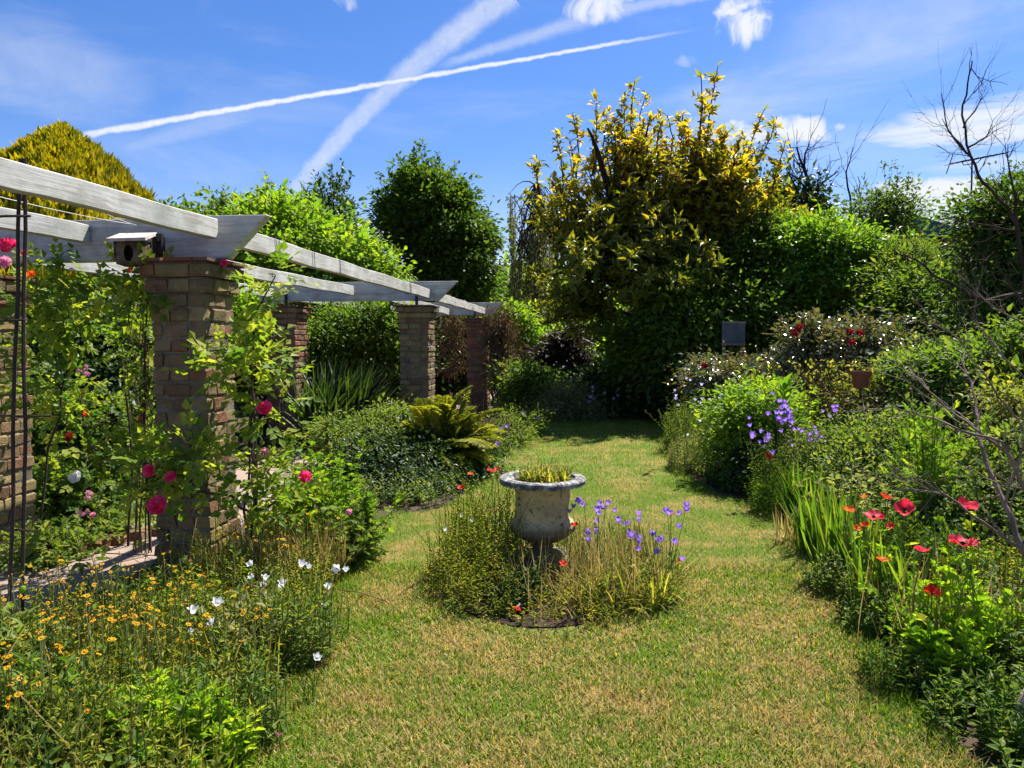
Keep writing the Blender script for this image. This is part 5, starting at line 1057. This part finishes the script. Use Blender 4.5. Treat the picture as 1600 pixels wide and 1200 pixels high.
T('white_flowered_climber', 'pale variegated climber low on the furthest pillar', 'climber', gb(790, 13.8), [(785, 590, 16, 28, 13.9), (800, 640, 26, 18, 13.6)], 50, 40, L_DIA, .08, 'grey', crad=.1, trunk=.02, parts=('stems', 'foliage'))
LM = np.array([G(*p)[:2] for p in [(555, 800), (600, 796), (700, 794), (745, 745), (776, 706), (830, 690), (834, 664), (785, 662), (740, 700), (650, 740), (560, 750)]])
stuffmass('undergrowth', 'low leafy plants along the left lawn edge below the fern', LM, 200, .20, 10, .06, L_OVAL, 'mid', lean=.4)
stuffmass('undergrowth', 'dark low foliage at the shaded lawn edge below the fern', LM, 160, .26, 10, .055, L_NARROW, 'dark', lean=.4)
# fern
def fern():
    t = thing('fern', 'large arching yellow green fern beside the second brick pillar', 'fern', gb(690, 7.6)); c = gb(690, 7.6); a = Acc(); s = Acc()
    tips = [(728, 612), (650, 640), (700, 620), (675, 660), (745, 640), (770, 655), (640, 690), (665, 630), (720, 660), (755, 680), (790, 670), (735, 700), (765, 700), (700, 680), (750, 720), (625, 665), (690, 640), (712, 640), (780, 690), (660, 690), (745, 655), (770, 720), (720, 740), (640, 720)]
    for i, (px, py) in enumerate(tips * 3):
        dd = 7.6 + rng.uniform(-.6, .45) - (.4 if py > 690 else 0); e = P(px + rng.normal(0, 8), py + rng.normal(0, 8), dd); L = np.linalg.norm(e - c); q = curve(c + rng.normal(0, .08, 3) * [1, 1, 0], e, .17 * L, 26); tube(s, q, np.linspace(.006, .002, 26), 4, cap=False)
        m = 34; tt = np.linspace(.2, 1, m); p = np.stack([np.interp(tt, np.linspace(0, 1, 26), q[:, k]) for k in range(3)], 1); tn = nrm(np.gradient(p, axis=0)); sd = nrm(np.cross(tn, Z_)); prof = .12 * np.sin(np.clip(tt * .95 + .05, 0, 1) * math.pi) ** .6 + .02; col = np.clip(rng.normal(.45, .25), 0, 1)
        for sg in (-1, 1): leaves(a, p, sd * sg + tn * .45 + rng.normal(0, .05, (m, 3)), np.cross(sd, tn) + rng.normal(0, .15, (m, 3)), prof * rng.uniform(.85, 1.1, m), L_FEATH if i < 30 else L_NARROW, np.clip(col + rng.normal(0, .12, m), 0, 1))
    a.build('fronds', M['fern'], t); s.build('stalks', M['drybrown'], t)
fern()
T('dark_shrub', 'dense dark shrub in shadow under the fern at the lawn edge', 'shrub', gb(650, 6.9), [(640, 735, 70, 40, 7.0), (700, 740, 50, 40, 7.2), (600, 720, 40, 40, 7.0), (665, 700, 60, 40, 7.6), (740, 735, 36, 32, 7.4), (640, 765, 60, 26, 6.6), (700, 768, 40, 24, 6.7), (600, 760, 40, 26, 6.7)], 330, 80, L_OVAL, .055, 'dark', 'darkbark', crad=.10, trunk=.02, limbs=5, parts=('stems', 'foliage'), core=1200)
T('variegated_shrub', 'small leaved pale edged shrub left of the fern', 'shrub', gb(570, 7.3), [(555, 690, 55, 30, 7.4), (600, 670, 40, 28, 7.8), (520, 680, 30, 24, 7.8)], 170, 60, L_DIA, .05, 'mid', crad=.10, trunk=.02, limbs=5, parts=('stems', 'foliage'), core=300)
straw_tuft('dry red brown fern stalks beside the fern', gb(735, 8.6), .25, .2, 200, .75, .012, 'drybrown', .4)
T('catmint_clump', 'low grey green plants with violet flowers along the left lawn edge', 'flowers', gb(800, 9.6), [(800, 668, 34, 24, 9.6), (775, 690, 26, 20, 8.8), (818, 655, 24, 20, 10.5)], 80, 50, L_NARROW, .06, 'mid', crad=.1, trunk=.01, limbs=3, parts=('stems', 'foliage'))
t = bpy.data.objects[[o.name for o in bpy.data.objects if o.name.startswith('catmint')][0]]
for px, py, d in ((783, 672, 8.9), (790, 668, 9.), (776, 676, 8.8), (774, 695, 8.5), (815, 648, 10.), (840, 655, 10.2)): flower('bell', t, P(px, py, d), .035)

# ---- back border at the end of the lawn
for lab, px, py, rx, ry, d, m, tp, s in (('dark green low shrub at the left end of the far border', 830, 610, 40, 36, 13.6, 'green', L_OVAL, .09), ('blue green low shrub in the shaded far border', 885, 630, 45, 26, 13.0, 'grey', L_NARROW, .08), ('shaded shrub in the middle of the far border', 940, 610, 45, 42, 13.3, 'dark', L_OVAL, .08),
                                       ('very dark shrub at the right of the far border', 1010, 615, 50, 45, 13.2, 'dark', L_OVAL, .08), ('dark shrub in the far right corner of the lawn', 1060, 590, 40, 60, 12.6, 'dark', L_OVAL, .09), ('dark purple bush under the magnolia', 880, 560, 30, 40, 15, 'purple', L_OVAL, .1),
                                       ('bright bush lit from behind beyond the pergola end', 800, 520, 30, 50, 17, 'bright', L_OVAL, .12), ('leafy green bush behind the slatted fence', 860, 560, 45, 50, 17.5, 'bright', L_OVAL, .12), ('sunlit grass green bush beyond the garden frame', 960, 575, 60, 40, 18, 'lime', L_OVAL, .12)):
    T('border_shrub', lab, 'shrub', gb(px, d), [(px, py, rx, ry, d), (px + rx * .5, py + 10, rx * .6, ry * .7, d - .2)], 120, 70, tp, s, m, 'darkbark', crad=.15, trunk=.03, limbs=5, parts=('stems', 'foliage'), core=450)
t = thing('mauve_flowers', 'pale mauve flowers on thin stems in the shaded far border', 'flowers', gb(925, 12.6)); s = Acc()
for px, py in ((927, 607), (925, 613), (923, 622), (926, 626), (957, 624), (946, 616), (860, 648), (868, 640), (965, 620), (920, 630)): q = P(px, py, 12.6); flower('pale_bell', t, q, .035); tube(s, [(q[0], q[1], 0), q], .005, 3, cap=False)
s.build('stems', M['stem'], t)
t = thing('strap_leaf_clump', 'upright light green sword leaves beside the slatted fence', 'plant', gb(822, 13.9)); a = Acc(); n = 200; blades(a, disc(gb(822, 13.9), .25, .2, n), rng.uniform(0, 6.3, n), rng.uniform(.5, .9, n), .035, rng.uniform(0, .4, n), rng.uniform(0, .6, n), 4); a.build('leaves', M['bright'], t)

# ---- right border
RB = np.array([G(*p)[:2] for p in [(1050, 660), (1055, 700), (1076, 738), (1122, 770), (1205, 790), (1250, 828), (1280, 880), (1340, 950), (1398, 1040), (1450, 1110), (1540, 1215), (1650, 1330)]] + [(3.2, 1.2), (4.6, 2.5), (6.5, 5), (8.5, 9), (8.5, 13), (3.2, 13.2)])
hf = lambda x, y: np.clip(.35 + edge_dist(x, y, RB) * .8, .35, 1.6)
stuffmass('undergrowth', 'mixed leafy undergrowth filling the right hand border', RB, 110, .45, 12, .07, L_OVAL, 'green', hfun=hf)
stuffmass('undergrowth', 'pale small leaved ground cover through the right hand border', RB, 90, .30, 12, .045, L_NARROW, 'mid', hfun=hf)
S = lambda lab, b, bl, ncl, nl, tp, ls, m, crad=.14, cat='shrub', name='border_shrub', **k: T(name, lab, cat, b, bl, ncl, nl, tp, ls, m, 'bark', crad=crad, trunk=.02, limbs=6, parts=('stems', 'foliage'), **k)
clump('bellflower_clump', 'tall grey green bellflower clump at the far corner of the right border', 'flowers', gb(1085, 9.0), .34, .6, 260, .72, 20, .06, L_NARROW, 'mid', fl='pale_bell', nf=18, fr=.024, fh=.85)
clump('bellflower_clump', 'lower white speckled clump along the right lawn edge', 'flowers', gb(1105, 7.7), .42, .5, 260, .45, 20, .05, L_NARROW, 'grey', fl='white', nf=8, fr=.018, fh=.5)
S('round bright green bush on the right lawn edge', gb(1185, 7.0), [(1175, 650, 58, 45, 7.1), (1165, 690, 48, 55, 7.0), (1200, 640, 50, 40, 7.3), (1205, 690, 45, 55, 7.1)], 260, 80, L_OVAL, .055, 'bright', .11, core=1400, zmin=.1)
S('dark leaves standing in for the shaded lower face of the round bush', gb(1180, 6.7), [(1180, 730, 50, 40, 6.75), (1215, 745, 40, 34, 6.6)], 120, 60, L_OVAL, .05, 'dark', .1, core=500)  # shaded side of the round bush, made with darker leaf colour
for lab, bl, fls, dd in (('low rose bush with glossy pale leaves at the back left of the right border', [(1115, 592, 42, 20, 10.2), (1168, 594, 46, 22, 10.2), (1205, 606, 34, 20, 10)], [(1100, 572), (1182, 600), (1190, 604), (1178, 596)], 10.2), ('tall rose bush with glossy pale leaves and red tips behind the brown twigs', [(1265, 545, 40, 34, 9.2), (1300, 560, 40, 34, 9.2), (1250, 580, 30, 26, 9.2)], [(1245, 518), (1249, 512), (1240, 524)], 9.2),
                 ('tall rose bush with glossy leaves and a dark red bloom above the clay pot', [(1345, 545, 40, 30, 8.8), (1385, 555, 40, 34, 8.8), (1350, 575, 44, 30, 8.8)], [(1330, 537), (1343, 522), (1327, 520)], 8.8)):
    t = S(lab, gb(bl[0][0], dd), bl, 130, 60, L_OVAL, .075, 'glossy', .15, 'rose bush', 'rose_bush', shoots=14, shoot_len=.25, core=300, bark_=None) if False else T('rose_bush', lab, 'rose bush', gb(bl[0][0], dd), bl, 130, 60, L_OVAL, .075, 'glossy', 'bark', crad=.15, trunk=.02, limbs=6, parts=('stems', 'foliage'), shoots=14, shoot_len=.25, core=300)
    for px, py in fls: flower('rose_red', t, P(px, py, dd - .45), .05, (0, -1, .6))
def twiggy(label, px, py, d, rx, ry, n):
    b = gb(px, d); t = thing('twiggy_shrub', label, 'shrub', b); w = Acc(); a = Acc(); top = P(px, py - ry, d)[2]
    for _ in range(n):
        q = b + rng.normal(0, rx * .35, 3) * [1, 1, 0]; e = q + np.array([rng.normal(0, rx * .6), rng.normal(0, rx * .5), top * rng.uniform(.7, 1.05)]); c = curve(q, e, 0, 7, .02); tube(w, c, np.linspace(.006, .002, 7), 4, cap=False)
        for _ in range(5): j = rng.integers(2, 6); tube(w, curve(c[j], c[j] + rng.normal(0, .12, 3) + [0, 0, .14], 0, 3, .01), np.linspace(.003, .0015, 3), 3, cap=False)
    w.build('stems', M['drybrown'], t); m = n * 9; leaves(a, b + rng.normal(0, 1, (m, 3)) * [rx * .7, rx * .6, 0] + np.stack([0 * np.arange(m), 0 * np.arange(m), rng.uniform(.15, 1, m) * top], 1), rng.normal(0, 1, (m, 3)), rng.normal(0, .6, (m, 3)) + [0, 0, 1], .045, L_DIA); a.build('foliage', M['wild'], t)
twiggy('brown twiggy half dead shrub behind the lily', 1290, 625, 7.6, .42, 62, 110); twiggy('brown twiggy shrub around the clay pot', 1350, 625, 7.3, .34, 52, 70)
# lily
t = thing('lily_plant', 'tall single stem with large upright green leaves above the round bush', 'plant', gb(1230, 6.7)); a = Acc(); b = gb(1230, 6.7); tp = P(1226, 604, 6.7); s = Acc(); tube(s, [b, tp], [.012, .007], 6); m = 24; tt = np.linspace(.45, 1, m); az = np.arange(m) * 2.4
leaves(a, b + (tp - b) * tt[:, None], np.stack([np.cos(az), np.sin(az), .5 + tt], 1), np.array([[0, 0, 1.]]).repeat(m, 0), .22 * rng.uniform(.7, 1.1, m), oval(.34)); a.build('leaves', M['laurel'], t); s.build('stem', M['stem'], t)
clump('bellflower_clump', 'violet bellflower spikes in front of the round bush', 'flowers', gb(1215, 6.1), .22, .2, 90, .62, 16, .05, L_NARROW, 'mid', fl='bell', nf=9, fr=.024, fh=.80, per=4)
clump('bellflower_clump', 'hazy pale violet bellflowers right of the violet spikes', 'flowers', gb(1262, 6.3), .3, .3, 150, .65, 18, .05, L_NARROW, 'grey', fl='bell', nf=16, fr=.018, fh=.84, per=2)
clump('grass_clump', 'fine green stems leaning over the lawn edge below the bellflowers', 'plant', gb(1245, 5.7), .35, .25, 200, .42, 16, .05, L_THIN, 'blade', lean=.4)
S('broad mass of small light green leaves behind the poppies', gb(1340, 6.3), [(1320, 710, 80, 36, 6.6), (1390, 705, 70, 44, 6.3), (1340, 745, 80, 36, 6.0), (1290, 735, 60, 32, 6.3)], 340, 70, L_DIA, .055, 'mid', .12, core=1200)
S('pale leaved bush before the tall rose bushes', gb(1380, 7.4), [(1385, 660, 50, 34, 7.2), (1430, 620, 50, 50, 7.6)], 180, 70, L_OVAL, .06, 'grey', .14, core=600)
S('tall light green bush at the right behind the bare branches', gb(1455, 7.2), [(1440, 590, 55, 45, 7.2), (1480, 620, 60, 60, 7.0), (1460, 660, 60, 50, 6.8), (1410, 600, 28, 30, 7.4)], 300, 70, L_OVAL, .06, 'green', .13, core=900)
S('shaded green bush at the right edge', gb(1560, 6.6), [(1550, 600, 70, 60, 6.6), (1590, 660, 70, 60, 6.2), (1530, 670, 50, 50, 6.4), (1620, 560, 60, 60, 6.6)], 280, 70, L_OVAL, .07, 'green', .14, core=900, shoots=20, shoot_len=.25)
S('bush with yellow tinted leaf tips at the right edge', gb(1570, 6.0), [(1575, 620, 34, 22, 5.6), (1595, 650, 30, 24, 5.5)], 26, 30, L_OVAL, .06, 'wild', .1)
S('low pale green bush under the bare branches', gb(1540, 4.8), [(1540, 760, 60, 50, 4.8), (1590, 800, 60, 60, 4.5), (1500, 800, 50, 45, 4.6), (1590, 720, 50, 50, 5.0)], 220, 60, L_DIA, .05, 'mid', .1, core=600)
# sharp leaved tall perennial
for px, d, lab in ((1460, 4.7, 'tall perennial with bright divided pointed leaves in front of dark foliage'), (1505, 5.0, 'second stem of bright divided leaves right beside the tall one'), (1430, 5.3, 'shorter stems with divided leaves behind the pink poppies')):
    clump('pointed_leaf_perennial', lab, 'plant', gb(px, d), .16, .14, 12, .95 if d < 5 else .85, 15, .15, L_PINN, 'bright', up=.4, dome=.1, lean=.1, stem_w=.008)
clump('pale_leaf_plant', 'broad pale grey green leaves above the poppies', 'plant', gb(1345, 5.0), .34, .2, 26, .55, 9, .13, L_PALM3, 'grey', up=.15)
# iris fans
for px, py, n, lab in ((1285, 865, 130, 'fan of iris sword leaves at the right lawn edge'), (1320, 905, 110, 'second fan of iris leaves nearer the camera'), (1262, 810, 60, 'small pale iris fan at the back of the clump'), (1380, 960, 70, 'short iris leaves below the coral poppies')):
    c = G(px, py); t = thing('iris_plant', lab, 'iris', c); a = Acc(); blades(a, disc(c, .16, .14, n), rng.normal(2.6, 1.3, n), rng.uniform(.28, .55, n), .022, np.abs(rng.normal(.12, .2, n)), rng.uniform(0, .5, n), 5, taper=.9); a.build('leaves', M['blade'], t)
for px, py, lab, m, tp, s, h, n in ((1330, 930, 'leafy weeds at the foot of the iris', 'mid', L_OVAL, .045, .25, 90), (1395, 985, 'weeds along the right border edge', 'green', L_OVAL, .045, .22, 110), (1440, 1070, 'low green weeds in the lower right border', 'green', L_NARROW, .05, .18, 130), (1500, 1080, 'shaded weeds below the poppy foliage', 'mid', L_OVAL, .04, .2, 110),
                                    (1560, 1150, 'dark weeds in the bottom right corner', 'green', L_LONG, .06, .24, 90), (1590, 1060, 'weeds at the right edge beneath the poppies', 'mid', L_OVAL, .055, .3, 90), (1420, 900, 'green foliage between the poppies', 'green', L_FEATH, .08, .36, 90), (1560, 960, 'tangled green foliage at the right edge', 'wild', L_NARROW, .06, .42, 120), (1500, 940, 'dark foliage behind the poppy leaves', 'green', L_OVAL, .06, .4, 110)):
    clump('leafy_weed', lab, 'plant', G(px, py), .24, .2, n, h, 11, s, tp, m)
for px, py, d, k, r, lf, lab in ((1365, 809, 3.75, 'poppy_pink', .052, 4, 'coral poppy with open petals left in the right border'), (1413, 797, 3.8, 'poppy_pink', .052, 4, 'coral pink poppy second from the left in the right border'), (1510, 793, 3.3, 'poppy_pink', .045, 6, 'tall cupped red poppy under the bare branch'), (1504, 851, 2.95, 'poppy_pink', .056, 9, 'largest coral red poppy at the right'), (1440, 862, 3.1, 'poppy_pink', .032, 5, 'round red poppy between the largest and the iris'),
                             (1456, 929, 2.85, 'poppy_red', .036, 9, 'bright red poppy lowest in the right border'), (1326, 798, 4.0, 'poppy_orange', .036, 2, 'orange poppy above the iris leaves'), (1383, 778, 4.2, 'poppy_red', .032, 2, 'scarlet poppy above the two coral ones'), (1350, 777, 4.2, 'poppy_orange', .024, 2, 'small orange poppy at the back'), (1352, 822, 3.7, 'poppy_red', .024, 2, 'small red poppy below the coral one'),
                             (1338, 826, 3.8, 'poppy_orange', .022, 2, 'small orange poppy below the larger orange one'), (1391, 823, 3.7, 'poppy_red', .022, 2, 'small red poppy left of the round one'), (1378, 876, 3.4, 'poppy_orange', .028, 3, 'drooping orange poppy over the iris'), (1200, 714, 5.9, 'poppy_red', .036, 2, 'lone red poppy among violet bellflowers')):
    poppy(lab, px, py, d, k, r, lf)
# poppy foliage, sunlit
for px, d, h, lab in ((1495, 2.75, .34, 'sunlit yellow green poppy foliage at the lower right'), (1530, 2.95, .55, 'tall sunlit poppy leaves and stems at the right'), (1450, 3.05, .34, 'poppy leaves under the lowest red poppy'), (1575, 2.9, .5, 'leafy poppy stems at the right edge'), (1405, 3.6, .3, 'thin yellow green poppy leaves beside the iris')):
    clump('poppy_foliage', lab, 'plant', gb(px, d), .13, .11, 8, h * 1.05, 13, .085, L_PALM, 'lime', up=.8, dome=.1, lean=.16, stem_w=.006, nf=0, hv=.5)
for px, py, d, lab in ((1395, 785, 3.9, 'drooping poppy bud between the scarlet and coral poppies'), (1540, 825, 3.1, 'poppy bud right of the largest poppy'), (1583, 815, 3.1, 'poppy bud closest to the right edge'), (1470, 800, 3.5, 'poppy bud left of the tall cupped poppy'), (1475, 905, 3.0, 'poppy bud just above the lowest red poppy')):
    q = P(px, py, d); t = thing('poppy_bud', lab, 'flower bud', (q[0], q[1], 0), 'poppy buds'); u = Acc(); tube(u, [(q[0] - .02, q[1], 0), q + [-.03, 0, -.01], q + [-.02, 0, .03], q + [0, 0, .015]], .0026, 5); u.build('stem', M['stem'], t)
    u = Acc(); rev(u, q, [(0, -.018), (.010, -.012), (.013, 0), (.010, .014), (0, .02)], 8); u.build('bud', M['mid'], t, smooth=True)
t = thing('stone', 'pinkish rounded stone at the lower right edge', 'stone', G(1612, 1130)); a = Acc(); q = P(1640, 1092, 2.35); rev(a, np.array([q[0], q[1], 0]), [(.09, 0), (.10, .1), (.09, q[2] - .02), (.05, q[2] + .05), (0, q[2] + .07)], 16); a.build('stone_body', solid('pink_stone', (.4, .3, .26), .9, .1, .6, 40, .3), t, smooth=True)
straw_tuft('dry stalks standing among the poppies', G(1450, 1010), .35, .35, 120, .45)
straw_tuft('pale dead leaves and stalks at the right edge of the border', G(1570, 1030), .25, .2, 110, .4, .007)
straw_tuft('dead brown iris leaves at the lawn edge', G(1255, 850), .2, .15, 90, .3, .009, 'dry', .7)
# bare branches in front
bare('bare_shrub', 'leafless brown shrub whose branches arch across the right border', [[(1680, 1150, 2.9), (1640, 960, 2.9), (1598, 860, 2.9), (1570, 790, 3.0), (1545, 735, 3.1), (1528, 680, 3.2), (1525, 640, 3.3), (1518, 600, 3.4), (1500, 560, 3.5), .016], [(1598, 860, 2.9), (1535, 815, 2.9), (1480, 775, 3.0), (1425, 765, 3.1), (1400, 745, 3.2), (1345, 735, 3.4), .007],
      [(1660, 900, 3.0), (1620, 800, 3.0), (1590, 740, 3.0), (1578, 712, 3.05), (1530, 675, 3.1), (1495, 650, 3.2), (1450, 610, 3.3), (1420, 575, 3.5), .011], [(1590, 740, 3.0), (1565, 690, 3.0), (1500, 672, 3.1), (1440, 650, 3.2), (1395, 636, 3.3), (1330, 641, 3.5), .007], [(1480, 775, 3.), (1440, 750, 3.), (1420, 752, 3.1), .004], [(1660, 800, 3.), (1600, 765, 3.), (1560, 755, 3.), (1510, 730, 3.1), (1480, 705, 3.1), .005], [(1570, 790, 3.), (1598, 700, 3.), (1610, 640, 3.), .006], [(1640, 720, 3.4), (1560, 620, 3.5), (1500, 530, 3.6), (1450, 500, 3.7), .006], [(1640, 640, 3.6), (1570, 560, 3.7), (1520, 500, 3.8), (1530, 440, 3.8), .006], [(1650, 560, 3.8), (1590, 500, 3.8), (1540, 470, 3.9), (1470, 400, 4.), .006]], 13, .30, .012, 'twig')
bare('bare_tree', 'leafless branch rising into the sky at the right edge', [[(1625, 900, 5.2), (1610, 600, 5.2), (1600, 420, 5.2), (1590, 360, 5.2), (1575, 325, 5.2), (1535, 285, 5.2), (1517, 245, 5.2), (1503, 180, 5.2), (1512, 130, 5.2), (1519, 95, 5.2), .018], [(1510, 240, 5.2), (1480, 200, 5.1), (1470, 145, 5.1), .008], [(1505, 200, 5.2), (1530, 160, 5.2), (1535, 150, 5.2), .006], [(1513, 230, 5.2), (1540, 215, 5.2), (1550, 195, 5.2), .008], [(1517, 245, 5.2), (1490, 215, 5.), (1472, 185, 5.), .008],
      [(1590, 360, 5.2), (1530, 350, 5.1), (1470, 342, 5.0), .009], [(1600, 460, 5.2), (1540, 470, 5.), (1480, 440, 4.9), (1430, 405, 4.8), (1395, 392, 4.8), .016], [(1590, 360, 5.2), (1582, 290, 5.2), (1575, 225, 5.2), .012], [(1602, 480, 5.), (1570, 430, 5.), (1530, 395, 5.), .01]], 11, .34, .02, 'bark')
